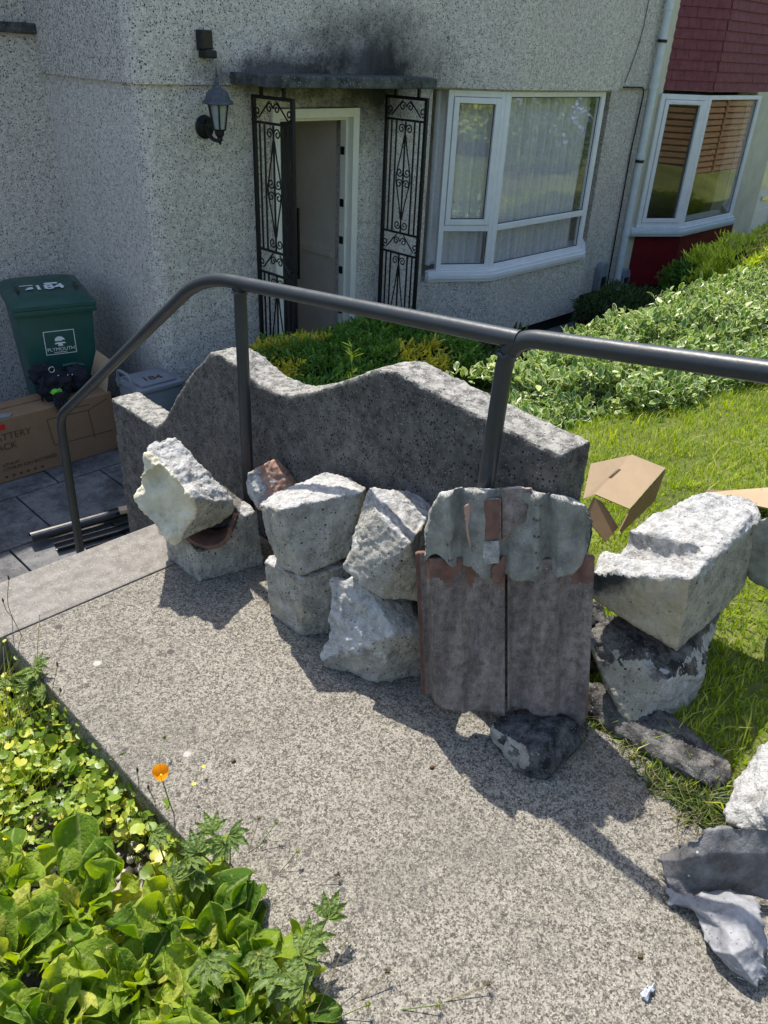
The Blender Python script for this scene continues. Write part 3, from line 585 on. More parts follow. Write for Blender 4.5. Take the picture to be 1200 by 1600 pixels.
def chunk(name,label,pts,mats,matfn,cuts=(),vox=.0052,amp=.008,fine=.0032,cat='concrete block',group=None,parent=None,seed=None,flats=()):
    """broken lump: hull of measured corners, notches cut out, remeshed and roughened; matfn(p,n)->material index"""
    bm=bmesh.new()
    for p in pts: bm.verts.new(p)
    r_=bmesh.ops.convex_hull(bm,input=bm.verts); bmesh.ops.delete(bm,geom=[e for e in r_['geom_interior'] if isinstance(e,bmesh.types.BMVert)],context='VERTS'); bmesh.ops.recalc_face_normals(bm,faces=bm.faces)
    me=bpy.data.meshes.new(name); bm.to_mesh(me); bm.free(); o=bpy.data.objects.new('tmp',me); COL.objects.link(o); tmp=[]
    for c in cuts:
        mb=MB()
        if c[0]=='cyl': mb.tube([c[1],c[2]],c[3],28)
        else:
            b2=bmesh.new(); [b2.verts.new(p) for p in c[1]]; bmesh.ops.convex_hull(b2,input=b2.verts); m2=bpy.data.meshes.new('c'); b2.to_mesh(m2); b2.free()
        if c[0]=='cyl': m2=bpy.data.meshes.new('c'); m2.from_pydata(mb.v,[],mb.f)
        b3=bmesh.new(); b3.from_mesh(m2); bmesh.ops.recalc_face_normals(b3,faces=b3.faces); b3.to_mesh(m2); b3.free()
        c_=bpy.data.objects.new('cut',m2); COL.objects.link(c_); tmp.append(c_); md=o.modifiers.new('b','BOOLEAN'); md.operation='DIFFERENCE'; md.solver='EXACT'; md.object=c_
    md=o.modifiers.new('r','REMESH'); md.mode='VOXEL'; md.voxel_size=vox; md.use_smooth_shade=True
    m3=evalmesh(o)
    for t_ in tmp+[o]: bpy.data.objects.remove(t_)
    seed=seed if seed is not None else len(bpy.data.objects)%17
    # materials by the undisturbed surface, with ragged borders
    idx=[]
    for p in m3.polygons:
        c=Vector(p.center); j=noise.fractal(c*22+Vector((seed,0,0)),.7,2,3)*.035
        cut=0
        for ci,ct in enumerate(cuts):
            if ct[0]=='cyl':
                a=Vector(ct[1]); d=(Vector(ct[2])-a).normalized(); r=((c-a)-d*(c-a).dot(d)).length
                if r<ct[3]+vox*1.2: cut=ci+1
        idx.append(matfn(c,Vector(p.normal),j,cut))
    sf=np.zeros(len(m3.vertices)); ct_=np.zeros(len(m3.vertices))
    for p_,ii in zip(m3.polygons,idx):
        wv=1.25 if mats[ii] in ('block_white','block_cream') else .38
        for q_ in p_.vertices: sf[q_]+=wv; ct_[q_]+=1
    sf/=np.maximum(ct_,1); rough(m3,amp,fine,seed,sf)
    me=m3; me.name=name; me.materials.clear(); o=link(name,me,mats); me.polygons.foreach_set('material_index',idx); me.polygons.foreach_set('use_smooth',[True]*len(idx))
    if parent: setp(o,parent)
    else: tag(o,label,cat,group)
    return o
BG='broken chimney blocks lined up along the path'
def off(p,*d): return Vector(p)+Vector(d)
back=Vector((math.cos(AZ),math.sin(AZ),0)); side=Vector((math.sin(AZ),-math.cos(AZ),0))
# -- garden wall
prof=[(3.17,.2),(2.80,.19),(2.72,.245),(2.6,.39),(2.5,.5),(2.40,.59),(2.35,.632),(2.29,.648),(2.2,.635),(2.08,.603),(1.98,.60),(1.9,.615),(1.8,.655),(1.68,.718),(1.58,.775),(1.5,.815),(1.43,.832),(1.37,.826),(1.12,.80),(.87,.782)]
n=len(prof); low=[(.87,-.12),(2.38,-.12),(2.385,-1.12),(3.17,-1.12)]
poly=prof+low; N_=len(poly)
v=[(1.522,y,z) for y,z in poly]+[(1.655,y,z) for y,z in poly]
bm=bmesh.new(); vs=[bm.verts.new(p) for p in v]; bm.faces.new(vs[:N_]); bm.faces.new(vs[N_:][::-1])
for i in range(N_): bm.faces.new((vs[i],vs[i+N_],vs[(i+1)%N_+N_],vs[(i+1)%N_]))
bmesh.ops.recalc_face_normals(bm,faces=bm.faces); me=bpy.data.meshes.new('w'); bm.to_mesh(me); bm.free(); o=bpy.data.objects.new('tmp',me); COL.objects.link(o)
md=o.modifiers.new('r','REMESH'); md.mode='VOXEL'; md.voxel_size=.0085; md.use_smooth_shade=True; m3=evalmesh(o); bpy.data.objects.remove(o)
idx=[1 if p.normal.z>.55+noise.noise(Vector(p.center)*30)*.25 else 0 for p in m3.polygons]
rough(m3,.004,.0028,3); m3.materials.clear(); o=link('garden_wall',m3,['old_wall_concrete','wall_top_lit_lichen']); m3.polygons.foreach_set('material_index',idx); m3.polygons.foreach_set('use_smooth',[True]*len(idx))
tag(o,'weathered concrete garden wall with a wavy top, running beside the path behind the handrail','wall')
# -- handrail
HR=empty('handrail',(1.45,2,-.0),'dark grey tubular steel handrail on posts along the path','handrail')
XR=1.45; RR=.0213
mb=MB(); mb.tube(filletpath([(XR,3.64,-1.08),(XR,3.585,-.01),(XR,2.24,.94),(XR,.985,1.053)],[.09,.16],10),RR,18); part(mb,'rail','rail_paint',HR,smooth=True)
mb=MB(); mb.tube(filletpath([(XR,1.05,-.02),(XR,1.015,1.055),(XR,-1.6,1.42),(XR,-1.62,.2)],[.085,.1],12),RR,18); part(mb,'rail','rail_paint',HR,smooth=True)
mb=MB(); mb.tube([(XR,2.05,-.02),(XR,2.04,.955)],.0205,16); part(mb,'post','rail_paint',HR,smooth=True)

for p_ in ((XR,2.04,.948),(XR,1.012,1.03)):
    mb=MB(); mb.tube([(p_[0]+.0235*math.cos(a_),p_[1]+.0235*math.sin(a_),p_[2]-.016+.003*math.sin(a_*7)) for a_ in np.linspace(0,2*math.pi,28)],.0045,6,cap=False); part(mb,'weld_bead','rail_paint',HR,smooth=True)
# -- first stack (far left)
a=az_(262,872);b=az_(312,910);c=az_(412,882); d=a+(c-b)*1.05
ct=aD(402,800,2.345); tb=ax(346,757,1.40)
pts=[a,b,c,d,off(a,0,0,.16),off(b,.0,.005,.185),ct,tb,off(d,0,0,.2),aD(262,843,2.33)]
hc=aD(322,822,2.23)
def mf(p,n,j,cut): return 2 if cut==1 else (0 if n.z+j*8>.5 else (1))
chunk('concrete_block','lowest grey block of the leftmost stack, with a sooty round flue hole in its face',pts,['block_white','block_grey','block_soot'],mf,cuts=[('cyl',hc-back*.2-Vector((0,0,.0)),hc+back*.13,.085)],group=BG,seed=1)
pr=MB(); n_=22
A0=hc-back*.006; 
vv=[]
for k in range(n_+1):
    t=math.pi+math.pi*k/n_*1.0
    for rr in (.088,.074): vv.append(A0+side*(rr*math.cos(t))+Z_*(rr*math.sin(t)))
vv2=[p+back*.1 for p in vv]; q=len(vv); fs=[]
for k in range(n_): i=2*k; fs+=[(i,i+1,i+3,i+2),(i+q,i+2+q,i+3+q,i+1+q),(i,i+2,i+2+q,i+q),(i+1,i+1+q,i+3+q,i+3)]
fs+=[(0,q,q+1,1),(2*n_,2*n_+1,2*n_+1+q,2*n_+q)]
o=pr.add(vv+vv2,fs).build('flue_liner','liner_brown'); tag(o,'curved terracotta flue liner inside the lowest block of the leftmost stack','flue liner')
P=lambda x,y,D:aD(x,y,D)
pts=[P(225,709,2.25),P(242,685,2.35),P(273,681,2.37),P(327,737,2.30),P(364,783,2.27),P(364,800,2.26),P(346,817,2.25),P(273,848,2.18),P(250,832,2.17),P(216,791,2.2),P(214,776,2.22),P(300,779,2.14),
     P(300,735,2.52),P(345,790,2.5),P(273,835,2.4),P(240,790,2.4)]
cc=P(203,800,2.16)
def mf(p,n,j,cut): return 2 if cut else (0 if n.z+j*9>.45 else (2 if (p-P(240,830,2.18)).length<.09+j else 1))
chunk('concrete_block','broken block with a scooped cream-coloured hollow, topmost of the leftmost stack',pts,['block_white','block_tan','block_cream'],mf,cuts=[('cyl',P(198,752,2.13),P(262,846,2.05),.132)],group=BG,seed=2,amp=.012)
# brick lump behind
pts=[P(384,752,2.32),P(388,738,2.33),P(420,719,2.38),P(434,717,2.42),P(464,745,2.42),P(472,770,2.35),P(405,800,2.25),P(385,775,2.3),P(430,790,2.3),P(400,780,2.45),P(460,780,2.5)]
o=chunk('brick_fragment','orange brick lump with white mortar wedged behind the second stack',pts,['terracotta','block_white'],lambda p,n,j,cut:1 if (p-P(386,765,2.3)).length<.075+j else 0,cat='brick',seed=4,vox=.006)
# -- second stack
a=az_(422,960);b=az_(470,994);c=az_(560,988); d=a+(c-b)
pts=[a,b,c,d,P(413,878,2.03),P(420,868,2.07),P(470,905,1.92),P(560,880,1.96),P(560,870,2.15),P(430,866,2.2)]
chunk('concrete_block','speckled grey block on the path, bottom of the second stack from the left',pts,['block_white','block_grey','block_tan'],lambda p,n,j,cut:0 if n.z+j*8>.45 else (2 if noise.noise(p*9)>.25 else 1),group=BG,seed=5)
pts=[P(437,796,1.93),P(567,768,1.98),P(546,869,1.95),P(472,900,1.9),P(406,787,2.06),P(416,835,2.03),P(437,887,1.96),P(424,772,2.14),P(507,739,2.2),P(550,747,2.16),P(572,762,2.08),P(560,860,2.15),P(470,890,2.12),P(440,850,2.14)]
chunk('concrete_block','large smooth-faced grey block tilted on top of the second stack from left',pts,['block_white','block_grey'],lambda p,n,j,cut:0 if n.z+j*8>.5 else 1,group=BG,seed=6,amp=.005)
# -- third stack
a=az_(511,1043);b=az_(589,1069);c=az_(700,1046); d=a+(c-b)
pts=[a,b,c,d,P(506,1028,1.79),P(518,908,1.86),P(566,908,1.83),P(586,925,1.81),P(618,992,1.71),P(700,930,1.9),P(700,985,1.78),P(600,905,2.05),P(530,905,2.02)]
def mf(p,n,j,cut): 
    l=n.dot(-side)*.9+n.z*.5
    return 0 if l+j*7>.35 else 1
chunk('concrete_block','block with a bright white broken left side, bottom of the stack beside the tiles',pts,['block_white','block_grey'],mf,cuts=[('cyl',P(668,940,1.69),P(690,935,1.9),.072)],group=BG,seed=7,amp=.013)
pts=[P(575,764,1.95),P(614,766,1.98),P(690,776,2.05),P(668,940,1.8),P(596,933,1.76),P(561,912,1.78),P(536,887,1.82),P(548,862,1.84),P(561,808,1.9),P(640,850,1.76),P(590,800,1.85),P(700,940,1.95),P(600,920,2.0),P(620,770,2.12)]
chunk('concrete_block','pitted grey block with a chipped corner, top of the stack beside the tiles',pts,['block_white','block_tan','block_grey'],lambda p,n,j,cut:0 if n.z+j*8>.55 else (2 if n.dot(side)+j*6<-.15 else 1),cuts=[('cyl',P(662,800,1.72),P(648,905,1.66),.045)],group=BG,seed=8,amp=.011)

# -- roof tiles bedded in a lump of mortar, standing on a dark stone
TS=empty('roof_tiles',az_(790,1130,.06),'two grey-brown roof tiles bedded in a lump of mortar, standing on a dark stone','roof tiles')
O_=P(790,1108,1.585); T_=P(790,880,1.655); Wt=(T_-O_).normalized(); Ut=(P(905,1122,1.60)-P(665,1085,1.615)).normalized(); Ut=(Ut-Wt*Ut.dot(Wt)).normalized(); Nt=Ut.cross(Wt); Nt=Nt if Nt.dot(back)<0 else -Nt
px=(P(905,1000,1.67)-P(665,1000,1.67)).length/240
def tile(x0,x1,h,roll,bottom,red,seed,wbar):
    V=[];nxx=56;nyy=60
    for j in range(nyy+1):
        for i in range(nxx+1):
            u=i/nxx; x=x0+(x1-x0)*u; yb=bottom(u); y=yb+(h-yb)*j/nyy
            d=roll(u)+.0012*noise.noise(Vector((x*80,y*80,seed)))
            V.append(O_+Ut*x+Wt*y+Nt*d)
    nf=len(V); V+=[p-Nt*.014 for p in V]
    F=[];mi=[]
    for j in range(nyy):
        for i in range(nxx):
            a_=j*(nxx+1)+i; F.append((a_,a_+1,a_+nxx+2,a_+nxx+1)); 
            yy_=j/nyy; xx_=i/nxx; mi.append(1 if red(xx_,yy_) else 0)
            F.append((a_+nf,a_+nxx+1+nf,a_+nxx+2+nf,a_+1+nf)); mi.append(0)
    for i in range(nxx): F.append((i,i+nf,i+1+nf,i+1)); mi.append(1); k=nyy*(nxx+1)+i; F.append((k,k+1,k+1+nf,k+nf)); mi.append(1)
    for j in range(nyy):
        k=j*(nxx+1); F.append((k,k+nxx+1,k+nxx+1+nf,k+nf)); mi.append(1); k+=nxx; F.append((k,k+nf,k+nxx+1+nf,k+nxx+1)); mi.append(1)
    return trimesh('tile',V,F,{},['tile_face','tile_red'],TS,mi=mi)
def st(u,a,b): 
    t=min(1,max(0,(u-a)/(b-a))); return t*t*(3-2*t)
Lf=px*128; hh=px*268
def r1(u): return -.024*(1-st(u,.11,.14))+.02*st(u,.12,.18)*(1-st(u,.46,.6))+.008*(1-st(u,.0,.03))+.012*st(u,.6,.98)-.008*st(u,.2,.45)*(1-st(u,.45,.5))
def r2(u): return .014*(1-st(u,.0,.08))+.02*st(u,.24,.34)*(1-st(u,.56,.68))+.014*st(u,.8,.95)
def b1(u): return px*(24-26*u-8*st(u,.12,.3)+3*math.sin(u*9))
def b2(u): return px*(3-20*u-14*st(u,.55,.95)+26*st(u,.93,1)+4*noise.noise(Vector((u*9,3,0)))+2*math.sin(u*11))
tile(-Lf-.006,-.003,hh,r1,b1,lambda u,v:(v+.12*noise.noise(Vector((u*9,v*9,1)))>.86 and u>.1) or u<.05,1,True)
tile(.004,Lf-.002,hh-.01,r2,b2,lambda u,v:(u>.74 and v+.1*noise.noise(Vector((u*9,v*9,2)))>.83) or (u>.95 and v<.25+.1*math.sin(u*30)),2,False)
def Q(x,y,d=0): 
    """point on the tile plane under a photo position, d metres in front of it"""
    r=ray(x,y); o=O_+Nt*d; k=(o-CAM).dot(Nt)/r.dot(Nt); return CAM+r*k
def slabof(name,outline,d0,d1,mats,label=None,vox=.005,amp=.005,cuts=(),seed=3,mf=lambda p,n,j,c:0):
    V=[Q(x,y,d0) for x,y in outline]+[Q(x,y,d1) for x,y in outline]; n=len(outline)
    bm=bmesh.new(); vs=[bm.verts.new(p) for p in V]; bm.faces.new(vs[:n]); bm.faces.new(vs[n:][::-1])
    for i in range(n): bm.faces.new((vs[i],vs[i+n],vs[(i+1)%n+n],vs[(i+1)%n]))
    bmesh.ops.triangulate(bm,faces=[f for f in bm.faces if len(f.verts)>4]); bmesh.ops.recalc_face_normals(bm,faces=bm.faces)
    me=bpy.data.meshes.new('t'); bm.to_mesh(me); bm.free(); o=bpy.data.objects.new('tmp',me); COL.objects.link(o)
    md=o.modifiers.new('r','REMESH'); md.mode='VOXEL'; md.voxel_size=vox; md.use_smooth_shade=True; m3=evalmesh(o); bpy.data.objects.remove(o)
    idx=[mf(Vector(p.center),Vector(p.normal),noise.noise(Vector(p.center)*25)*.1,0) for p in m3.polygons]
    if name=='mortar':
        tab=[(-140,-.02),(-118,-.004),(-91,.003),(-85,.016),(-79,.016),(-73,-.002),(-66,-.008),(-48,.012),(-33,.010),(-12,-.004),(0,-.006),(14,.006),(32,.008),(38,.02),(44,.02),(50,.004),(60,-.008),(72,.012),(96,.006),(112,-.004),(140,-.03)]
        for v_ in m3.vertices:
            if v_.normal.dot(Nt)>.35: u_=(v_.co-O_).dot(Ut)/px; v_.co+=Nt*interp(u_,tab)*1.5
        m3.update()
    rough(m3,amp,.001,seed); m3.materials.clear(); o=link(name,m3,mats); m3.polygons.foreach_set('material_index',idx); m3.polygons.foreach_set('use_smooth',[True]*len(idx)); setp(o,TS); return o
mort=[(664,880),(664,840),(672,800),(688,770),(720,762),(760,764),(812,760),(850,770),(880,776),(915,790),(926,815),(925,838),(917,868),(908,884),(893,896),(868,899),(858,890),(845,902),(800,905),(790,896),(770,908),(752,900),(735,884),(715,886),(695,876),(680,868)]
slabof('mortar',mort,-.07,.018,['mortar_smooth','block_white'],amp=.006,mf=lambda p,n,j,c:1 if n.z+j>.5 else 0)
# ribs and tile scraps stuck in the mortar
frag=[('tile_fragment',[(755,780),(783,778),(783,842),(757,844)],['tile_red','mortar_smooth'],.034),('tile_fragment',[(784,764),(832,762),(827,790),(822,815),(800,828),(785,846)],['tile_face','terracotta'],.03),
      ('tile_fragment',[(724,790),(735,784),(742,840),(746,880),(738,882),(730,840)],['terracotta'],.03),('tile_fragment',[(754,846),(780,844),(780,880),(752,882)],['block_white'],.035),
      ('tile_fragment',[(768,884),(776,880),(784,870),(790,868),(788,892),(780,912),(768,906)],['tile_red'],.03)]
for nm,ol,mm,dd_ in frag: slabof(nm,ol,-.004,dd_,mm,vox=.004,amp=.0015,mf=(lambda p,n,j,c:(1 if n.dot(Nt)<.7 else 0)) if len(mm)>1 else (lambda p,n,j,c:0))
# stone under the tiles
pts=[az_(764,1150),az_(784,1178),az_(812,1210),az_(841,1217),az_(857,1219),az_(922,1152),P(766,1135,1.53),P(784,1114,1.60),P(812,1108,1.62),P(880,1122,1.55),P(918,1128,1.62),P(862,1195,1.42),P(846,1180,1.42),az_(900,1110),az_(810,1120)]
chunk('dark_stone','wedge-shaped dark stone on the path propping up the roof tiles',pts,['dark_stone','block_grey'],lambda p,n,j,cut:1 if n.dot(-side)+n.z*.3+j*8>.75 else 0,cat='stone',seed=9,vox=.0055)

# -- right hand pile
G2='broken masonry in the pile right of the roof tiles'
pts=[az_(909,1116),az_(948,1142),az_(984,1158),az_(1084,1228),az_(1112,1245),az_(1140,1237),P(909,1061,1.72),P(940,1068,1.72),P(973,1100,1.66),P(1069,1129,1.60),P(1146,1196,1.46),P(1100,1225,1.40),P(1000,1140,1.57),P(930,1095,1.66),az_(1040,1110)]
chunk('masonry_slab','long sooty black slab lying on the grass edge at the foot of the right pile',pts,['dark_stone','block_soot'],lambda p,n,j,cut:0 if noise.noise(p*7)+j>-.05 else 1,cat='stone',group=G2,seed=10,vox=.0065,amp=.01)
pts=[P(890,950,1.86),P(941,938,1.86),P(946,972,1.8),P(900,985,1.82),P(900,1060,1.85),P(945,1050,1.83),P(900,950,1.98),P(950,980,1.95)]
chunk('stone_fragment','small dark grey lump showing between the roof tiles and the right pile',pts,['dark_stone'],lambda p,n,j,cut:0,cat='stone',group=G2,seed=11,vox=.007)
pts=[P(916,988,1.72),P(945,962,1.84),P(1019,990,1.8),P(1062,1018,1.78),P(1128,952,1.98),P(1105,1004,1.86),P(1101,1056,1.78),P(1076,1112,1.72),P(1046,1102,1.70),P(1000,1112,1.62),P(987,1134,1.58),P(970,1118,1.6),P(945,1074,1.66),P(917,1000,1.71),P(1044,1060,1.64),P(960,1040,1.68)]
def mf(p,n,j,cut):
    if n.z+j*3>.42 and (p-P(985,1085,1.6)).length>.1+j*1.5: return 0
    return 2 if n.dot(side)+j*2>.3 else 1
chunk('concrete_block','triangular soot-topped block with a pale broken edge under the big block at right',pts,['block_soot','block_tan','block_white'],mf,cat='concrete block',group=G2,seed=12,amp=.011)
F1=P(1082,904,1.69); B1=P(1057,1018,1.71)
pts=[F1,B1,P(923,894,1.78),P(923,936,1.76),P(945,848,1.92),P(991,830,2.0),P(1048,790,2.08),P(1091,769,2.14),P(1141,769,2.16),P(1185,782,2.12),P(1190,812,2.05),P(1155,837,1.98),P(1165,912,2.04),P(1132,951,1.9),P(1000,960,2.0),P(1100,960,2.1)]
def mf(p,n,j,cut):
    if cut: return 0
    if n.z+j*5>.35: return 0
    if n.dot(side)+j*3>.1: return 1
    return 2
chunk('concrete_block','big white-topped block with a yellowish front face, top of the right pile',pts,['block_white','block_grey','block_stained'],mf,cuts=[('cyl',P(860,838,2.06),P(1075,876,1.80)+Vector((0,0,.035)),.06)],group=G2,seed=13,amp=.01,vox=.007)
pts=[P(1160,828,2.02),P(1175,818,2.0),P(1215,800,1.98),P(1260,810,1.97),P(1260,925,1.98),P(1200,922,2.0),P(1168,905,2.03),P(1170,850,2.2),P(1260,830,2.25),P(1230,920,2.2)]
chunk('concrete_block','smooth pale block cut off by the picture edge, touching the big white-topped block',pts,['mortar_smooth'],lambda p,n,j,cut:0,group=G2,seed=14,amp=.006,vox=.009)
pts=[az_(1210,1180),P(1168,1200,1.40),P(1134,1264,1.29),P(1135,1286,1.26),P(1160,1298,1.22),P(1205,1320,1.17),P(1290,1330,1.2),P(1200,1142,1.46),P(1300,1100,1.6),P(1320,1300,1.5),P(1260,1120,1.65),az_(1300,1240),P(1240,1240,1.2)]
chunk('concrete_block','rough white block at the bottom right edge, on top of the crumpled lead',pts,['block_white','block_grey'],lambda p,n,j,cut:0 if n.z>-.1 else 1,group=G2,seed=15,amp=.012,vox=.008)
pts=[P(1107,1278,1.42),P(1120,1275,1.42),P(1145,1278,1.44),P(1142,1295,1.4),P(1130,1300,1.38),P(1130,1280,1.5)]
chunk('brick_fragment','small pinkish tile chip wedged under the rough white block',pts,['terracotta'],lambda p,n,j,cut:0,cat='brick',seed=16,vox=.004,amp=.003)

# crumpled lead flashing
def crumple(name,label,rows,group=None):
    """rows of photo outline points at given heights, lofted into a buckled sheet with thickness"""
    nr=len(rows); nc=len(rows[0]); sub=11
    def S(u,v):
        i=min(int(u),nr-2); j=min(int(v),nc-2); a=u-i; b=v-j; a=a*a*(3-2*a)*.5+a*.5
        return (rows[i][j]*(1-b)+rows[i][j+1]*b)*(1-a)+(rows[i+1][j]*(1-b)+rows[i+1][j+1]*b)*a
    V=[];NR=(nr-1)*sub+1;NC=(nc-1)*sub+1
    for i in range(NR):
        for j in range(NC):
            p=S(i/sub,j/sub); e=1 if (i in (0,NR-1) or j in (0,NC-1)) else 0
            p=p+Vector((noise.fractal(p*38,.8,2,3)*.014*e,noise.fractal(p*38+Vector((9,0,0)),.8,2,3)*.014*e,.008*(.35-abs(noise.noise(p*13)))+.005*noise.fractal(p*22,.8,2,3)+.0025*noise.noise(p*90))); V.append(p)
    n=len(V); V+=[p-Vector((0,0,.0025)) for p in V]; F=[]
    for i in range(NR-1):
        for j in range(NC-1):
            a=i*NC+j; F+=[(a,a+1,a+NC+1,a+NC),(a+n,a+NC+n,a+NC+1+n,a+1+n)]
    for i in range(NR-1):
        a=i*NC; F.append((a,a+NC,a+NC+n,a+n)); a+=NC-1; F.append((a,a+n,a+NC+n,a+NC))
    for j in range(NC-1): F.append((j,j+n,j+1+n,j+1)); a=(NR-1)*NC+j; F.append((a,a+1,a+1+n,a+n))
    o=trimesh(name,V,F,{},'lead_sheet'); tag(o,label,'lead sheet',group); return o
A=az_
crumple('lead_flashing','crumpled dark lead flashing lying under the rough white block',[
 [A(1050,1322,.06),A(1078,1318,.12),A(1108,1296,.17),A(1150,1292,.17),A(1240,1300,.15)],
 [A(1030,1345,.03),A(1070,1345,.09),A(1108,1335,.13),A(1150,1335,.13),A(1230,1335,.11)],
 [A(1036,1372,.012),A(1068,1375,.04),A(1105,1375,.07),A(1145,1370,.07),A(1225,1370,.06)],
 [A(1046,1400,.01),A(1082,1402,.012),A(1115,1404,.014),A(1145,1398,.014),A(1210,1404,.014)]])
crumple('lead_flashing','pointed twisted flap of lead, coloured as sunlit, sticking out towards the bottom right corner',[
 [A(1040,1388,.018),A(1052,1392,.02),A(1085,1400,.035),A(1130,1390,.05),A(1180,1400,.05)],
 [A(1050,1412,.015),A(1075,1415,.03),A(1105,1425,.06),A(1150,1425,.09),A(1188,1420,.08)],
 [A(1085,1416,.02),A(1100,1430,.03),A(1125,1450,.06),A(1165,1442,.09),A(1196,1470,.07)],
 [A(1105,1470,.03),A(1115,1485,.04),A(1145,1490,.07),A(1175,1480,.08),A(1196,1500,.06)],
 [A(1140,1512,.03),A(1150,1516,.04),A(1165,1518,.05),A(1180,1515,.05),A(1192,1512,.045)],
 [A(1165,1530,.025),A(1170,1534,.03),A(1178,1538,.03),A(1188,1528,.03),A(1194,1520,.03)]]).data.materials[0]=MATS['lead_sunlit']
o=crumple('paper_scrap','small curled pale scrap lying on the path at the bottom right',[[A(1003,1556,.006),A(1008,1545,.02),A(1012,1540,.012)],[A(1008,1562,.006),A(1014,1550,.02),A(1018,1540,.01)],[A(1012,1567,.004),A(1015,1552,.012),A(1025,1532,.006)]])
o['category']='scrap'; o.data.materials.clear(); o.data.materials.append(MATS['pale_flake'])

gv=[];gf=[];ico=bmesh.new(); bmesh.ops.create_icosphere(ico,subdivisions=1,radius=1); iv=np.array([v_.co[:] for v_ in ico.verts]); if_=np.array([[v_.index for v_ in f.verts] for f in ico.faces]); ico.free()
for px_,py_,n_,sp in ((330,915,26,26),(300,890,12,14),(450,1000,22,22),(540,1070,26,24),(640,1085,22,30),(760,1160,18,26),(860,1225,26,28),(1040,1290,60,40),(1010,1230,30,40),(930,1180,20,40),(700,1130,14,24)):
    for k in range(n_):
        c=az_(px_+random.gauss(0,sp),py_+random.gauss(0,sp*.6),.001)
        if c.x<.6: continue
        s_=random.choice((.0012,.0016,.002,.0028,.004)); p=iv*(1+.22*rng.normal(size=(len(iv),1)))*np.array([s_,s_*random.uniform(.6,1),s_*.6]); gv.append(p+np.array([c.x,c.y,s_*.3])); gf.append(if_+len(gf)*len(iv))
o=trimesh('rubble_grit',np.vstack(gv),np.vstack(gf),{},'block_grey',smooth=False); tag(o,'crumbs of broken concrete scattered round the foot of the blocks','rubble grit',kind='stuff')
n_=260; x=rng.uniform(1.4,1.75,n_); y=rng.uniform(.05,.75,n_); m_=MB()
for k in range(n_):
    a_=rng.random()*6.28; L_=.03+.06*rng.random(); z_=.006+.012*rng.random(); m_.tube(smoothpath([(x[k],y[k],z_),(x[k]+L_*.5*math.cos(a_),y[k]+L_*.5*math.sin(a_),z_+.012),(x[k]+L_*math.cos(a_+.5),y[k]+L_*math.sin(a_+.5),z_)],3),.0006,3,cap=False)
tag(m_.build('dead_grass','dead_stem'),'dead grass and roots on the shaded path edge','dead grass',kind='stuff')
# ---------------------------------------------------------------- cardboard
def flap(mb,pts,th=.004):
    p=[Vector(q) for q in pts]; n=(p[1]-p[0]).cross(p[2]-p[0]).normalized()*th; k=len(p)
    mb.add(p+[q-n for q in p],[tuple(range(k)),tuple(range(k,2*k))[::-1]]+[(i,i+k,(i+1)%k+k,(i+1)%k) for i in range(k)])
CB=empty('cardboard_box',(2.6,1.2,-.05),'small open cardboard box tipped over on the lawn beside the garden wall','box')
def onpl(x,y,a,b,c):
    n=(b-a).cross(c-a); r=ray(x,y); return CAM+r*((a-CAM).dot(n)/r.dot(n))
T0=P(986,711,2.92);T1=P(1039,732,2.9);T3=P(929,773,2.66);T2=onpl(983,796,T0,T1,T3); L0=P(923,725,2.80); L1=onpl(911,780,T0,T3,L0); S0=P(970,832,2.60)
m_=MB(); flap(m_,[T0,T1,T2,T3]); m_.build('top','cardboard_light',CB)
m_=MB(); flap(m_,[L0,T0+Z_*-.002,T3+Z_*-.002,L1]); m_.build('flap','cardboard_light',CB)
m_=MB(); flap(m_,[T1+Z_*-.005,onpl(1022,782,T1,T2,S0),S0,onpl(967,828,T1,T2,S0),T2+Z_*-.005]); m_.build('side','cardboard',CB)
K0=P(927,777,2.655);K1=P(965,824,2.62);K2=P(946,847,2.56)
m_=MB(); flap(m_,[K0,onpl(941,785,K0,K1,K2),K1,K2,onpl(913,808,K0,K1,K2)]); m_.build('flap','cardboard',CB)
m_=MB(); nn=(T1-T0).cross(T3-T0).normalized(); nn=nn if nn.z>0 else -nn; e0=onpl(968,734,T0,T1,T3)+nn*.004; e1=onpl(952,748,T0,T1,T3)+nn*.004; w_=(T1-T0).normalized()*.006; m_.add([e0-w_,e0+w_,e1+w_,e1-w_],[(0,1,2,3)]); m_.build('slot','print_dark',CB)
o=MB().add([P(1104,765,2.98),P(1140,766,3.0),P(1210,761,3.1),P(1230,800,2.85),P(1160,785,2.86),P(1104,770,2.97)],[(0,1,2,3,4,5)]).build('cardboard_sheet','cardboard_light'); 
bm=bmesh.new(); bm.from_mesh(o.data); r_=bmesh.ops.extrude_face_region(bm,geom=bm.faces[:]); bmesh.ops.translate(bm,verts=[e for e in r_['geom'] if isinstance(e,bmesh.types.BMVert)],vec=(0,0,-.006)); bm.to_mesh(o.data); bm.free()
tag(o,'flat piece of cardboard lying on the lawn behind the big white-topped block','cardboard')

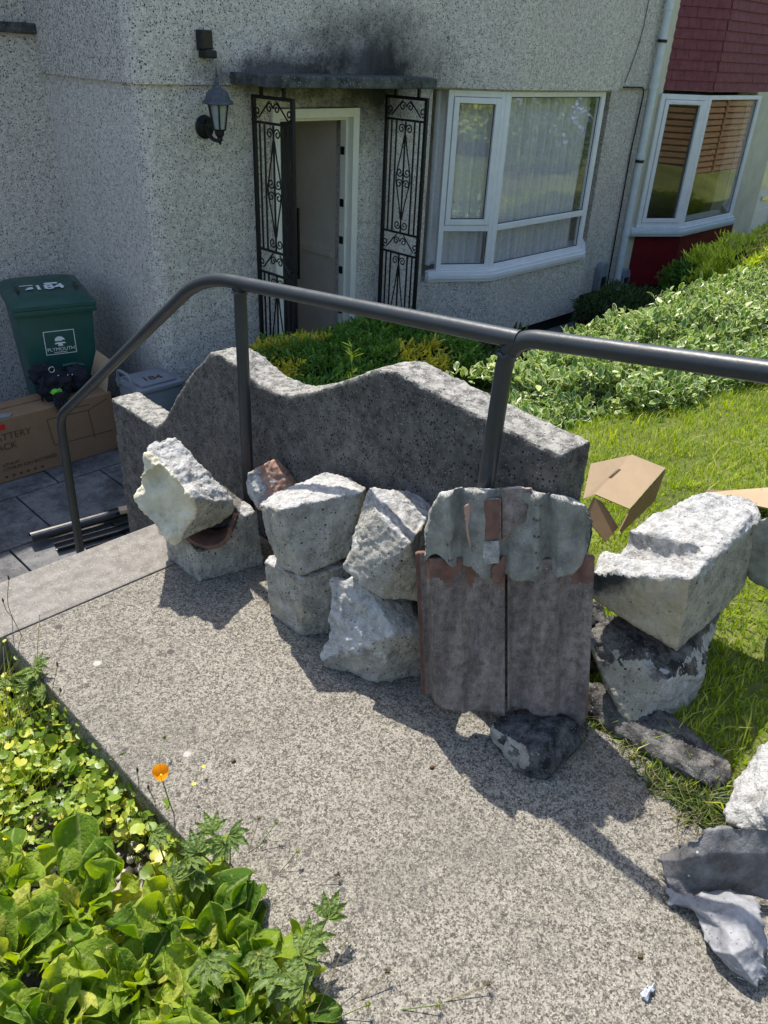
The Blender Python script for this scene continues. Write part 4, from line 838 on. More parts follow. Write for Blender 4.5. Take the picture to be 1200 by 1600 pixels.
# ---------------------------------------------------------------- patio things
def text(s,o,xd,yd,size,mat,name,parent,bold=0,ext=.0008,align='LEFT'):
    cu=bpy.data.curves.new('t','FONT'); cu.body=s; cu.size=size; cu.extrude=ext; cu.offset=bold; cu.align_x=align; t_=bpy.data.objects.new('t',cu); COL.objects.link(t_)
    X=Vector(xd).normalized(); Y=Vector(yd).normalized(); Zv=X.cross(Y); me=evalmesh(t_); bpy.data.objects.remove(t_)
    M_=Matrix((X,Y,Zv)).transposed().to_4x4(); M_.translation=Vector(o); me.transform(M_); me.materials.clear(); ob=link(name,me,mat); setp(ob,parent); return ob
BN=empty('wheelie_bin',(2.4,5.8,-1.07),'green wheelie bin numbered 184 beside the house corner, behind the long carton','bin')
bx0,bx1,by0,by1=2.14,2.66,5.46,6.12; zb,zt=-1.07,-.06
def taper(mb,x0,x1,y0,y1,z0,z1,ins,n=1):
    mb.add([(x0+ins,y0+ins,z0),(x1-ins,y0+ins,z0),(x1-ins,y1-ins*.3,z0),(x0+ins,y1-ins*.3,z0),(x0,y0,z1),(x1,y0,z1),(x1,y1,z1),(x0,y1,z1)],[(0,3,2,1),(4,5,6,7),(0,1,5,4),(1,2,6,5),(2,3,7,6),(3,0,4,7)])
mb=MB(); taper(mb,bx0,bx1,by0,by1,zb+.02,zt,.055); part(mb,'body','bin_green',BN,bevel=.025,smooth=True)
mb=MB(); mb.box((bx0-.02,by0-.03,zt-.045),(bx1+.02,by1+.02,zt+.001)); part(mb,'rim','bin_green',BN,bevel=.012,smooth=True)
# lid: domed panel
nl=14; V=[];F=[]
for j in range(nl+1):
    for i in range(nl+1):
        u=i/nl*2-1; v_=j/nl*2-1; k=(1-abs(u)**5)*(1-abs(v_)**5); x=(bx0+bx1)/2+u*.28; y=(by0+by1)/2-.01+v_*.36
        V.append((x,y,zt+.03+.055*k**.7+.01*v_))
F=[(j*(nl+1)+i,j*(nl+1)+i+1,(j+1)*(nl+1)+i+1,(j+1)*(nl+1)+i) for j in range(nl) for i in range(nl)]
mb=MB(); mb.add(V,F); mb.box(((bx0+bx1)/2-.28,(by0+by1)/2-.37,zt+.005),((bx0+bx1)/2+.28,(by0+by1)/2+.35,zt+.028)); ld=part(mb,'lid','bin_green',BN,smooth=True)
for sx in (-1,1): setp(MB().box(((bx0+bx1)/2+sx*.2-.01,by0+.16,zt+.09),((bx0+bx1)/2+sx*.2+.01,by0+.3,zt+.0935)).build('slot','black_paint'),ld)
mb=MB(); 
for sx in (bx0+.07,bx1-.11): mb.tube([(sx,by1+.02,zb+.1),(sx+.04,by1+.02,zb+.1)],.1,20)
part(mb,'wheel','plastic_black',BN)
cx=(bx0+bx1)/2
text('184',(cx-.09,by0+.17,zt+.09),(1,0,0),(0,1,.05),.14,'print_white','number',BN,bold=.003)
mb=MB(); mb.box((cx-.17,by0+.3,zt+.0875),(cx-.08,by0+.315,zt+.089)); part(mb,'scuffed_sticker','print_white',BN); mb=MB(); mb.add([(cx-.15,by0+.19,zt+.089),(cx-.09,by0+.2,zt+.089),(cx-.09,by0+.26,zt+.089),(cx-.12,by0+.25,zt+.089)],[(0,1,2,3)]); part(mb,'scuffed_sticker','print_white',BN); mb=MB(); mb.box((cx+.0,by0+.3,zt+.0885),(cx+.09,by0+.34,zt+.0895)); part(mb,'scuffed_sticker','print_white',BN)
# council panel on the front: frame, crest and name
fy=lambda z: by0+.055*(1-(z-zb-.02)/(zt-zb-.02))-.004
def fp(x,z): return Vector((x,fy(z),z))
mb=MB(); x0,x1,z0,z1=cx-.105,cx+.105,-.40,-.225
for a_,b_,c_,d_ in ((x0,z0,x1,z0+.005),(x0,z1-.005,x1,z1),(x0,z0,x0+.005,z1),(x1-.005,z0,x1,z1)): mb.add([fp(a_,b_),fp(c_,b_),fp(c_,d_),fp(a_,d_)],[(0,1,2,3)])
cr=[(-.035,.02),(-.03,.04),(-.012,.052),(.012,.05),(.03,.036),(.036,.022),(.02,.026),(.012,.018),(-.02,.018)]; zc=-.32
mb.add([fp(cx+a_,zc+b_) for a_,b_ in cr],[tuple(range(len(cr)))])
for pl in ([(-.04,-.004),(-.03,.008),(.03,.008),(.04,-.002),(.012,-.004),(.02,-.02),(-.018,-.02),(-.012,-.004)],): mb.add([fp(cx+a_,zc+b_) for a_,b_ in pl],[tuple(range(len(pl)))])
mb.add([fp(cx-.05,-.387),fp(cx+.04,-.387),fp(cx+.04,-.383),fp(cx-.05,-.383)],[(0,1,2,3)]); part(mb,'council_badge','print_white',BN)
text('PLYMOUTH',fp(cx,-.374)-Vector((0,.001,0)),(1,0,0),Vector((0,-.055,.91)),.036,'print_white','badge_lettering',BN,align='CENTER')

BN.rotation_euler=(0,0,R(-15))
# long carton in front of the bin
BX=empty('battery_carton',(1.5,5.25,-1.07),'long brown battery carton with one raised flap, lying in front of the wheelie bin','box')
cx0,cx1,cy0,cy1,cz0,cz1=.75,2.47,5.12,5.42,-1.067,-.62
mb=MB(); mb.box((cx0,cy0,cz0),(cx1,cy1,cz1)); part(mb,'carton','cardboard',BX,bevel=.005)
mb=MB(); mb.box((cx0+.01,cy0+.17,cz1+.0005),(cx1-.01,cy0+.18,cz1+.002)); part(mb,'tape_seam','print_dark',BX)
m_=MB(); flap(m_,[(cx1-.02,cy0+.02,cz1),(cx1-.02,cy1-.02,cz1),(cx1+.05,cy1-.06,cz1+.24),(cx1+.05,cy0+.05,cz1+.22)]); m_.build('flap','cardboard_light',BX)
yf=cy0-.0015
text('BATTERY',(1.58,yf,-.765),(1,0,0),(0,0,1),.068,'print_dark','lettering',BX); text('PACK',(1.58,yf,-.835),(1,0,0),(0,0,1),.068,'print_dark','lettering',BX)
text('LITHIUM ION BATTERIES',(1.63,yf,-.985),(1,0,0),(0,0,1),.034,'print_dark','lettering',BX)
text('LITHIUM',(1.63,yf,-.95),(1,0,0),(0,0,1),.03,'print_dark','lettering',BX)
mb=MB(); mb.add([(1.66,yf,-.69),(1.70,yf,-.69),(1.70,yf,-.65),(1.66,yf,-.65)],[(0,1,2,3)]); part(mb,'red_mark','print_red',BX)
def seg(a_,b_,w_=.003):
    mb=MB()
    a_=Vector((a_[0],yf,a_[1])); b_=Vector((b_[0],yf,b_[1])); d_=(b_-a_).normalized(); n_=Vector((-d_.z,0,d_.x))*w_; mb.add([a_-n_,b_-n_,b_+n_,a_+n_],[(0,1,2,3)]); part(mb,'printed_line','print_dark',BX)
for a_,b_ in (((1.98,-.7),(2.28,-.71)),((2.28,-.71),(2.43,-.66)),((1.98,-.7),(2.0,-.9)),((2.28,-.71),(2.3,-.93)),((2.0,-.9),(2.44,-.91)),((2.05,-.66),(2.3,-.67))): seg(a_,b_)
for k in range(6): seg((1.63+k*.05,-1.03),(1.65+k*.05,-1.03),.008)
o=MB().add([(1.45,5.16,-.617),(1.75,5.13,-.617),(1.78,5.17,-.617),(1.5,5.3,-.617),(1.45,5.16,-.60),(1.75,5.13,-.612),(1.78,5.17,-.612),(1.5,5.3,-.60)],[(0,3,2,1),(4,5,6,7),(0,1,5,4),(1,2,6,5),(2,3,7,6),(3,0,4,7)]).build('blue_tool','vent_grey'); tag(o,'grey pointed tool with an orange grip lying on the left end of the battery carton','tool')
setp(MB().box((1.4,5.17,-.616),(1.56,5.24,-.59)).build('grip','poppy_orange',bevel=.008),o)
# tool bag and glove on the carton
tb0=set(bpy.data.objects)
TB=empty('tool_bag',(2.12,5.3,-.62),'black fabric tool bag slumped open on top of the battery carton','bag')
def blob(name,c,s,mat,par,seed,amp=.15,sq=3.0,label=None):
    bm=bmesh.new(); bmesh.ops.create_icosphere(bm,subdivisions=4,radius=1)
    for v_ in bm.verts:
        p=v_.co.copy(); k=(abs(p.x)**sq+abs(p.y)**sq+abs(p.z)**sq)**(-1/sq); p*=k; d=1+amp*noise.fractal(p*1.6+Vector((seed,0,0)),.6,2,4)
        v_.co=Vector((c[0]+p.x*s[0]*d,c[1]+p.y*s[1]*d,c[2]+p.z*s[2]*d))
    me=bpy.data.meshes.new(name); bm.to_mesh(me); bm.free(); me.polygons.foreach_set('use_smooth',[True]*len(me.polygons)); o=link(name,me,mat); 
    if par: setp(o,par)
    return o
blob('body',(2.07,5.3,-.52),(.135,.13,.11),'bag_black',TB,3,.3)
blob('side_pocket',(2.29,5.32,-.5),(.105,.11,.105),'bag_black',TB,8,.22)
blob('flap',(2.02,5.36,-.42),(.1,.05,.075),'bag_black',TB,5,.3)
mb=MB(); mb.tube(smoothpath([(1.97,5.19,-.50),(2.0,5.17,-.52),(2.07,5.165,-.53),(2.16,5.18,-.50),(2.18,5.2,-.44)],6),.007,6); mb.tube(smoothpath([(1.93,5.22,-.6),(1.92,5.2,-.5),(1.98,5.25,-.4)],6),.008,6); part(mb,'piping','bag_black',TB)
mb=MB(); mb.tube([(2.06+.024*math.cos(a_),5.25,-.36+.024*math.sin(a_)) for a_ in np.linspace(0,2*math.pi,20)],.0035,6,cap=False); part(mb,'ring','steel',TB)
mb=MB(); [mb.lathe((x_,5.2,z_),[(.007,0),(.004,.003)],8,axis=(0,-1,0)) for x_,z_ in ((2.09,-.405),(2.17,-.42),(2.21,-.425))]; part(mb,'rivet','steel',TB)
mb=MB(); mb.tube(smoothpath([(2.2,5.35,-.385),(2.3,5.34,-.385),(2.38,5.32,-.41)],5),.012,8); part(mb,'zip','bin_green',TB)
GL=empty('work_glove',(2.06,5.16,-.6),'black and lime green work glove hanging from the tool bag','glove')
blob('palm',(2.05,5.135,-.555),(.055,.035,.05),'glove_black',GL,2,.15,2.4)
mb=MB()
for k,(dx,l) in enumerate(((-.04,.08),(-.015,.095),(.01,.1),(.035,.085))): mb.tube(smoothpath([(2.05+dx,5.12,-.57),(2.05+dx*1.2,5.10,-.61),(2.05+dx*1.3,5.10,-.57-l)],4),[.014]*8+[.009],8)
mb.tube(smoothpath([(2.0,5.13,-.55),(1.985,5.11,-.58),(1.99,5.1,-.62)],4),[.014]*8+[.01],8); part(mb,'finger','glove_black',GL,smooth=True)
blob('cuff',(2.03,5.15,-.505),(.045,.025,.018),'glove_lime',GL,9,.4,2.2)
for o in (TB,GL): o.scale=(.82,.82,.82); o.location=o.location+Vector((.05,-.02,.002))
# food caddy
FC=empty('food_caddy',(2.7,4.98,-1.07),'grey food waste caddy numbered 184 between the carton and the garden wall','caddy')
cz=-.535; fx0,fx1,fy0,fy1=2.5,2.84,4.74,5.06
mb=MB(); taper(mb,fx0,fx1,fy0,fy1,-1.067,cz,.03); part(mb,'body','bin_grey',FC,bevel=.02,smooth=True)
mb=MB(); mb.box((fx0-.012,fy0-.012,cz+.001),(fx1+.012,fy1+.012,cz+.035)); mb.box((fx0+.03,fy0+.03,cz+.036),(fx1-.03,fy1-.02,cz+.05)); part(mb,'lid','bin_grey',FC,bevel=.012,smooth=True)
mb=MB(); mb.tube(filletpath([(fx0-.01,fy0+.06,cz-.01),(fx0-.02,fy0+.1,cz+.12),(fx0-.02,fy1-.06,cz+.12),(fx0-.01,fy1-.03,cz-.01)],[.04,.04]),.011,8); part(mb,'handle','bin_grey',FC,smooth=True)
text('184',(fx0+.09,fy0+.11,cz+.051),(1,-.15,0),(.15,1,0),.1,'print_dark','number',FC,bold=.002)
# black gutter lengths
GG='black plastic gutter lengths on the patio'
for i,(p,q,r_,lab) in enumerate((((1.42,4.25),(2.35,4.12),.045,'longest black gutter length lying on the patio at the foot of the garden wall'),((1.5,4.1),(2.3,3.98),.035,'middle black gutter length on the patio beside the garden wall'),((1.62,3.95),(2.2,3.86),.03,'short black gutter length nearest the steps on the patio'))):
    p=Vector((*p,-1.068+r_*1.0)); q=Vector((*q,-1.068+r_*1.0)); U=(q-p).normalized(); N2=Vector((-U.y,U.x,0)); V=[];k=10
    for e in (p,q):
        for rr in (r_,r_-.006):
            for j in range(k+1): a_=math.pi+math.pi*j/k; V.append(e+N2*(rr*math.cos(a_))+Z_*(rr*math.sin(a_)+.0))
    n=k+1; F=[]
    for j in range(k): F+=[(j,j+1,2*n+j+1,2*n+j),(n+j,3*n+j,3*n+j+1,n+j+1),(j,n+j,n+j+1,j+1),(2*n+j,2*n+j+1,3*n+j+1,3*n+j)]
    F+=[(0,2*n,3*n,n),(k,n+k,3*n+k,2*n+k)]
    if i==0: F=[f[::-1] for f in F]; V=[Vector((v_.x,v_.y,2*(p.z)-v_.z-.002)) for v_ in V]; V=[v_-Z_*(r_-.006)*0 for v_ in V]
    o=MB().add(V,F).build('gutter_length','plastic_black'); tag(o,lab,'gutter',GG)
o=MB().obox((1.92,4.08,-.97),Vector((.96,-.28,0)),Vector((.28,.96,0)),Z_,(0,0,0),(.22,.06,.025)).build('wood_offcut','wood_offcut',bevel=.004); tag(o,'short pale wood offcut lying across the black gutter lengths','wood')

# ---------------------------------------------------------------- vegetation
def lump(name,c,s,seed,amp,par,mat='dark_leaf_mass',sub=4,rot=0):
    bm=bmesh.new(); bmesh.ops.create_icosphere(bm,subdivisions=sub,radius=1)
    for v_ in bm.verts:
        p=v_.co.copy(); k=(abs(p.x)**3+abs(p.y)**3+abs(p.z)**3)**(-1/3); p*=k; d=1+amp*noise.fractal(p*1.7+Vector((seed,0,0)),.6,2,4); q=Vector((p.x*s[0]*d,p.y*s[1]*d,0)); q.rotate(Matrix.Rotation(rot,3,'Z')); v_.co=Vector((c[0]+q.x,c[1]+q.y,c[2]+p.z*s[2]*d))
    me=bpy.data.meshes.new(name); bm.to_mesh(me); bm.free(); o=link(name,me,mat); setp(o,par); return o
def bush(name,label,cat,c,s,n,T,size,mat,seed,amp=.25,group=None,jit=.12,up=.5,gold=None,core='dark_leaf_mass',rot=0):
    E_=empty(name,(c[0],c[1],gz(c[0],c[1])),label,cat,group)
    lump('stems',c,(s[0]*.82,s[1]*.82,s[2]*.82),seed,amp,E_,core,rot=rot); cr_,sr_=math.cos(rot),math.sin(rot); RM=np.array([[cr_,-sr_,0],[sr_,cr_,0],[0,0,1]])  # solid dark core behind the leaves to stop see-through, not real stems
    d=unit(rnd(int(n*1.9))); d=d[(d[:,2]>-.35)][:n]; k=(np.abs(d)**3).sum(1)**(-1/3); Nn=unit(d/np.array(s)*min(s)); 
    q=d*k[:,None]; dd=np.array([1+amp*noise.fractal(Vector(p)*1.7+Vector((seed,0,0)),.6,2,4) for p in q]); cl=np.array([noise.noise(Vector(p)*6+Vector((seed,5,0))) for p in q])
    dd=dd*(1+jit*(rng.random(len(q))-.75)+.10*cl); P_=np.array(c)+(q*np.array(s)*dd[:,None])@RM.T; Nn=Nn@RM.T
    keep=(cl>-.45)|(rng.random(len(q))<.35); P_,Nn,q,cl=P_[keep],Nn[keep],q[keep],cl[keep]; m_=len(P_)
    D=unit(unit(rnd(m_))+Nn*.5+np.array([0,0,up])); Nu=unit(Nn+np.array([0,0,.6])+rnd(m_)*.45); S=size*(.6+.7*rng.random(m_)); var=np.clip(.5+.35*cl+.25*rng.normal(size=m_),0,1)
    sets=[]
    if gold is not None:
        gm=np.array([gold(*p) for p in P_]); 
        v,f,a=scatter(T,P_[gm],D[gm],Nu[gm],S[gm],var[gm]); trimesh('golden_foliage',v,f,a,'gold_leaf',E_); P_,D,Nu,S,var=P_[~gm],D[~gm],Nu[~gm],S[~gm],var[~gm]
    v,f,a=scatter(T,P_,D,Nu,S,var); trimesh('foliage',v,f,a,mat,E_); return E_
# hedge in front of the door
SP=fan(np.array([(0,0,0),(.25,.12,.02),(.3,.05,.02),(.5,.16,.03),(.55,.05,.02),(.78,.12,.02),(1,0,-.02),(.78,-.12,.02),(.55,-.05,.02),(.5,-.16,.03),(.3,-.05,.02),(.25,-.12,.02)],float))
def goldf(x,y,z):
    v=Vector((x,y,z)); d=(v-CAM); zc=d.dot(fw); X_=600+FPX*d.dot(RV)/zc; Y_=800-FPX*d.dot(UV)/zc
    j=noise.noise(v*5)*35
    return bool((abs(X_-415)+j<75 and 525+j*.4<Y_<556) or (X_<470 and 570<Y_+j<590) or (X_>640+j and 535<Y_<600))
bush('juniper_hedge','low green hedge with golden tips in front of the open front door','hedge',(3.8,3.95,-.62),(1.12,.62,.42),26000,SP,.062,'hedge_leaf',2,.12,gold=lambda x,y,z: min(math.hypot((x-3.38)/.42,(y-4.35)/.2),math.hypot((x-2.95)/.25,(y-3.85)/.14),math.hypot((x-4.02)/.22,(y-3.5)/.22))+.6*noise.noise(Vector((x*5,y*5,z*5)))<1,up=.3)
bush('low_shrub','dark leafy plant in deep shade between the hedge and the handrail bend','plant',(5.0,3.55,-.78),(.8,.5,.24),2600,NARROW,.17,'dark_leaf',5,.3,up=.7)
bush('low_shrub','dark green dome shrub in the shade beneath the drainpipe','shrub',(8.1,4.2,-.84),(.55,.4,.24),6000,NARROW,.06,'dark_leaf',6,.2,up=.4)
bush('low_shrub','dark green shrub with yellowish tips in front of the red bay panel','shrub',(9.95,4.1,-.8),(.65,.4,.32),6000,SP,.07,'hedge_leaf',9,.2,up=.4)
bush('variegated_hedge','variegated bush with cream-edged leaves beside the lawn, behind the handrail','bush',(6.45,2.25,-.48),(2.3,.66,.45),52000,OVAL,.066,'variegated_leaf',12,.3,up=.35,jit=.26,rot=-.13)
bush('lime_shrub','bright lime green bush lit by the sun at the far right behind the variegated hedge','bush',(10.5,3.3,-.52),(2.4,.5,.46),30000,NARROW,.075,'lime_leaf',15,.35,up=.9)
# bare twiggy gap in the lime bush
TW=empty('twig_tangle',(9.1,3.0,-.3),'patch of bare brown twigs in the middle of the lime green bush','twigs'); mb=MB()
for k in range(260):
    p=Vector((9.1+random.gauss(0,.42),2.98+random.gauss(0,.1),.02+random.gauss(0,.12))); d=Vector((random.gauss(0,1),random.gauss(-.3,.5),random.gauss(.5,.6))).normalized()*random.uniform(.06,.16); mb.tube([p,p+d*.6+Vector((0,0,.01)),p+d],.003,3)
part(mb,'twig','twig',TW)['kind']='stuff'
# taller weed growing out of the hedge
WD=empty('willowherb',(3.2,3.35,-.4),'pale green upright weed growing out of the hedge above the wall','weed')
mb=MB(); mb.tube([(3.22,3.42,-.5),(3.24,3.4,-.2),(3.23,3.42,.02)],[.006,.005,.003],5); mb.tube([(2.95,3.45,-.5),(2.94,3.44,-.28)],[.005,.003],5); part(mb,'stem','green_stem',WD)
n=60; zz=rng.random(n)*.45-.42; sel=rng.random(n)<.75; Px=np.where(sel,3.235,2.945); Py=np.where(sel,3.41,3.445); Pz=np.where(sel,zz,np.minimum(zz,-.28)); D=unit(np.c_[rnd(n,2),np.full(n,.7)]); v,f,a=scatter(NARROW,np.c_[Px,Py,Pz],D,unit(np.c_[rnd(n,2)*.4,np.ones(n)]),np.full(n,.085)*(.6+.5*rng.random(n)),rng.random(n)); trimesh('foliage',v,f,a,'lime_leaf',WD)

# lawn
def blades(n,xr,yr,h,mat,name,cond=None,bent=.5,w=.0028):
    x=rng.uniform(*xr,n); y=rng.uniform(*yr,n)
    if cond is not None: k=cond(x,y); x,y=x[k],y[k]
    n=len(x); z=np.array([gz(a,b) for a,b in zip(x,y)]); tuft=np.array([noise.noise(Vector((a*7,b*7,0))) for a,b in zip(x,y)]); hh_=h*(.55+.75*rng.random(n)+.5*tuft)
    an=rng.random(n)*2*np.pi; dx,dy=np.cos(an),np.sin(an); be=bent*hh_*(.3+rng.random(n)); la=an+rng.normal(size=n)*.6+np.pi/2; lx_,ly_=np.cos(la)*be,np.sin(la)*be; ww=w*(.7+.6*rng.random(n))
    V=np.empty((n,5,3)); 
    for i,(t,wk) in enumerate(((0,1),(0,-1),(.55,.8),(.55,-.8),(1,0))):
        V[:,i,0]=x+dx*ww*wk+lx_*t**2; V[:,i,1]=y+dy*ww*wk+ly_*t**2; V[:,i,2]=z-.01+hh_*t*(1-.25*t*bent)
    F=np.array([(0,1,2),(1,3,2),(2,3,4)]); FF=(F[None]+(np.arange(n)*5)[:,None,None]).reshape(-1,3); dry=rng.random(n)**2.2*.85+.12*tuft+.1
    o=trimesh(name,V.reshape(-1,3),FF,{'var':np.repeat(np.clip(dry,0,1),5)},mat,smooth=False); tag(o,'short sunlit grass of the front lawn','grass',kind='stuff'); return o
blades(150000,(1.55,9.5),(-.6,2.3),.045,'grass_blade','lawn_grass',cond=lambda x,y:(x>1.53+.12*np.sin(y*9)*0+.05*np.sin(y*23))&((y<.8)|(x>1.68))&(rng.random(len(x))<np.clip(2.6/(x-.2),.12,1)) )
blades(2600,(1.55,5.5),(.1,2.2),.1,'grass_blade','lawn_grass',bent=.9,w=.0025,cond=lambda x,y:((y<.8)|(x>1.7)))
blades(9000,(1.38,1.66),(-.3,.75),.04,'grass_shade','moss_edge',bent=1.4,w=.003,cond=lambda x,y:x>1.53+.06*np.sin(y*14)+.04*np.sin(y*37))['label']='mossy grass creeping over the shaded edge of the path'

# bed at lower left --------------------------------------------------
def stalks(V0,V1,r=.0012):
    mb=MB()
    for a_,b_ in zip(V0,V1): mb.tube([a_,(Vector(a_)+Vector(b_))/2+Vector((.004,0,.004)),b_],r,3,cap=False)
    return mb
n=15000; x=rng.uniform(-.9,.6,n); y=rng.uniform(.55,2.33,n)
dens=np.array([noise.noise(Vector((a*5,b*5,2))) for a,b in zip(x,y)]); k=(dens+rng.random(n)*.5>-.02)&(x<.585)&(y>1.2-.2*(x>.28)+.05*np.sin(x*15))&((x-.40)**2/.012+(y-1.22)**2/.03>.8); x,y=x[k],y[k]; n=len(x)
z=np.array([gz(a,b) for a,b in zip(x,y)])+.02+.075*rng.random(n)*(1+dens[k]); D=unit(np.c_[rnd(n,2),rng.normal(size=n)*.25]); Nu=unit(np.c_[rnd(n,2)*.62,np.ones(n)])
v,f,a=scatter(ROUND,np.c_[x,y,z],D,Nu,.026*(.4+1.0*rng.random(n)),np.clip(.45+.3*rng.normal(size=n)+.5*dens[k],0,1)); o=trimesh('ground_cover',v,f,a,'round_leaf'); tag(o,'carpet of small round yellow-green leaves beside the path','ground cover',kind='stuff')
n2=11000; x2=rng.uniform(-.9,.575,n2); y2=rng.uniform(1.0,2.33,n2); k2=(np.array([noise.noise(Vector((a_*6,b_*6,8))) for a_,b_ in zip(x2,y2)])+rng.random(n2)*.5>.1)&((x2-.40)**2/.02+(y2-1.24)**2/.03>1); x2,y2=x2[k2],y2[k2]; n2=len(x2)
z2=np.array([gz(a_,b_) for a_,b_ in zip(x2,y2)])+.02+.1*rng.random(n2); v,f,a=scatter(SPR,np.c_[x2,y2,z2],unit(np.c_[rnd(n2,2),rng.normal(size=n2)*.5+.4]),unit(np.c_[rnd(n2,2)*.5,np.ones(n2)]),.024*(.4+.9*rng.random(n2)),np.clip(.6+.3*rng.normal(size=n2),0,1)); o=trimesh('ground_cover',v,f,a,'round_leaf'); tag(o,'small toothed pale green leaves mixed into the leaf carpet beside the path','ground cover',kind='stuff')
st_=[i for i in range(0,n,3)]
mb=stalks([(x[i]+random.gauss(0,.01),y[i]+random.gauss(0,.01),gz(x[i],y[i])) for i in st_],[(x[i],y[i],z[i]) for i in st_]); o=mb.build('ground_cover_stems','green_stem'); tag(o,'thin green stems under the round leaves beside the path','stems',kind='stuff')
# gravel patch
mb=MB()
bm=bmesh.new(); me=None
Vg=[];Fg=[]; ico=bmesh.new(); bmesh.ops.create_icosphere(ico,subdivisions=1,radius=1); iv=np.array([v_.co[:] for v_ in ico.verts]); if_=np.array([[v_.index for v_ in f.verts] for f in ico.faces]); ico.free(); bm.free()
ng=900; gx=rng.uniform(-.2,.58,ng); gy=rng.uniform(.7,2.2,ng); gsz=.004+.009*rng.random(ng)**2; 
mk=(rng.random(ng)<.35)|(((gx-.40)**2/.02+(gy-1.22)**2/.05)<1); 
gx2=rng.normal(.40,.07,260); gy2=rng.normal(1.22,.11,260); gx=np.concatenate([gx[mk],gx2]); gy=np.concatenate([gy[mk],gy2]); gsz=np.concatenate([gsz[mk],.006+.012*rng.random(260)**2]); kk=gx<.56; gx,gy,gsz=gx[kk],gy[kk],gsz[kk]
for i in range(len(gx)):
    s_=np.array([1,.8,.6])*gsz[i]*(1+.3*rng.random(3)); a_=rng.random()*6; c_,s__=math.cos(a_),math.sin(a_); p=(iv*(1+.15*rng.normal(size=(len(iv),1))))*s_; p=np.c_[p[:,0]*c_-p[:,1]*s__,p[:,0]*s__+p[:,1]*c_,p[:,2]]; Vg.append(p+np.array([gx[i],gy[i],gz(gx[i],gy[i])+.004])); Fg.append(if_+i*len(iv))
plain('gravel_stone',(.42,.36,.31),.9,.2,0,.3,18)
o=trimesh('gravel',np.vstack(Vg),np.vstack(Fg),{},'gravel_stone',smooth=False); tag(o,'pale gravel showing between the leaves beside the path','gravel',kind='stuff')

def bigleaf(L,W,curl,fold,wave,seed,nu=14,nv=8):
    """leaf blade grid: local x length, y width, z up"""
    V=[];E=[];Vn=[]
    for i in range(nu+1):
        t=math.sin(math.pi/2*i/nu)*.6+.4*i/nu; w_=W*(math.sin(math.pi*min(1,t**.75*.98+.02))**.7)*(1 if t<.6 else 1-.12*(t-.6)); w_=W*(.12+.88*t**.75)*max(0,1-t**4.5)**.5*1.2 if t<1 else 0
        for j in range(nv+1):
            s_=j/nv*2-1; y=s_*w_; x=L*t*(1-.06*abs(s_)**2); z=fold*abs(s_)**1.7*w_*.8-curl*L*t*t+wave*L*.09*math.sin(t*7+seed+2*s_)*abs(s_)**2+wave*L*.014*math.sin(t*23+s_*3+seed)*abs(s_)
            z+=.02*L*abs(math.sin(t*22-abs(s_)*3.2))*(1-abs(s_))
            V.append((x,y,z)); E.append(abs(s_)); Vn.append(max(1-abs(s_)*5.0 if abs(s_)<.2 else 0,.9 if abs(math.sin(t*18-abs(s_)*2.4))<.10 and abs(s_)<.85 else 0))
    F=[(i*(nv+1)+j,i*(nv+1)+j+1,(i+1)*(nv+1)+j+1,(i+1)*(nv+1)+j) for i in range(nu) for j in range(nv)]
    return np.array(V),np.array(F),np.array(E),np.array(Vn)
def rosette(x,y,nl_,L,label,seed,z0=None,tilt=(.35,1.1)):
    random.seed(seed); E_=empty('broad_leaf_plant',(x,y,gz(x,y)),label,'plant','broad-leaved plants in the bed at the bottom left'); VV=[];FF=[];A1=[];A2=[];A3=[];b=0; stem=MB()
    z0=gz(x,y) if z0 is None else z0
    for k in range(nl_):
        ring=k/nl_; an=k*2.4+random.gauss(0,.25); el=tilt[1]-(tilt[1]-tilt[0])*(1-ring)+random.gauss(0,.12); Lk=L*(.72+.5*random.random())*(1.05-.35*ring)
        v,f,e,vn=bigleaf(Lk,Lk*random.uniform(.25,.38),random.uniform(-.2,.5),random.uniform(.2,1.1),random.uniform(1.0,2.3),random.uniform(0,9))
        d=Vector((math.cos(an)*math.cos(el),math.sin(an)*math.cos(el),math.sin(el))); up_=Vector((0,0,1)); nrm=(up_-d*d.dot(up_)).normalized(); nrm=(nrm+Vector((random.gauss(0,.25),random.gauss(0,.25),0))).normalized(); nrm=(nrm-d*nrm.dot(d)).normalized(); bb=nrm.cross(d)
        hs=Lk*.4; base=Vector((x,y,z0+.005)); p0=base+d*hs; stem.tube([base,base+d*hs*.5,p0+d*.03],[.004,.0035,.002],5,cap=False)
        W_=np.array(p0)+v[:,0:1]*np.array(d)+v[:,1:2]*np.array(bb)+v[:,2:3]*np.array(nrm); VV.append(W_); FF.append(f+b); b+=len(v); A1.append(e);A2.append(vn);A3.append(np.full(len(v),min(1,max(0,random.gauss(.5,.28)))))
    trimesh('foliage',np.vstack(VV),np.vstack(FF),{'edge':np.concatenate(A1),'vein':np.concatenate(A2),'var':np.concatenate(A3)},'big_leaf',E_); stem.build('stems','green_stem',E_)
ros=[(130,1420,17,.13,'lower left clump of broad wavy leaves under the gravel patch'),(20,1500,15,.13,'broad-leaved clump cut off by the left picture edge'),(300,1440,17,.13,'broad-leaved clump just below the orange poppy'),(420,1450,15,.13,'broad-leaved clump with tall leaves overhanging the path edge'),
     (210,1540,15,.12,'broad-leaved clump at the middle of the bottom left bed'),(90,1600,14,.12,'broad-leaved clump at the bottom left corner'),(350,1570,15,.12,'broad-leaved clump at the bottom between the path and the bed'),(10,1385,9,.11,'small broad-leaved clump at the left edge beside the round leaves'),(465,1560,10,.11,'small broad-leaved clump nearest the path at the bottom'),(250,1650,12,.12,'broad-leaved clump half out of the picture bottom')]
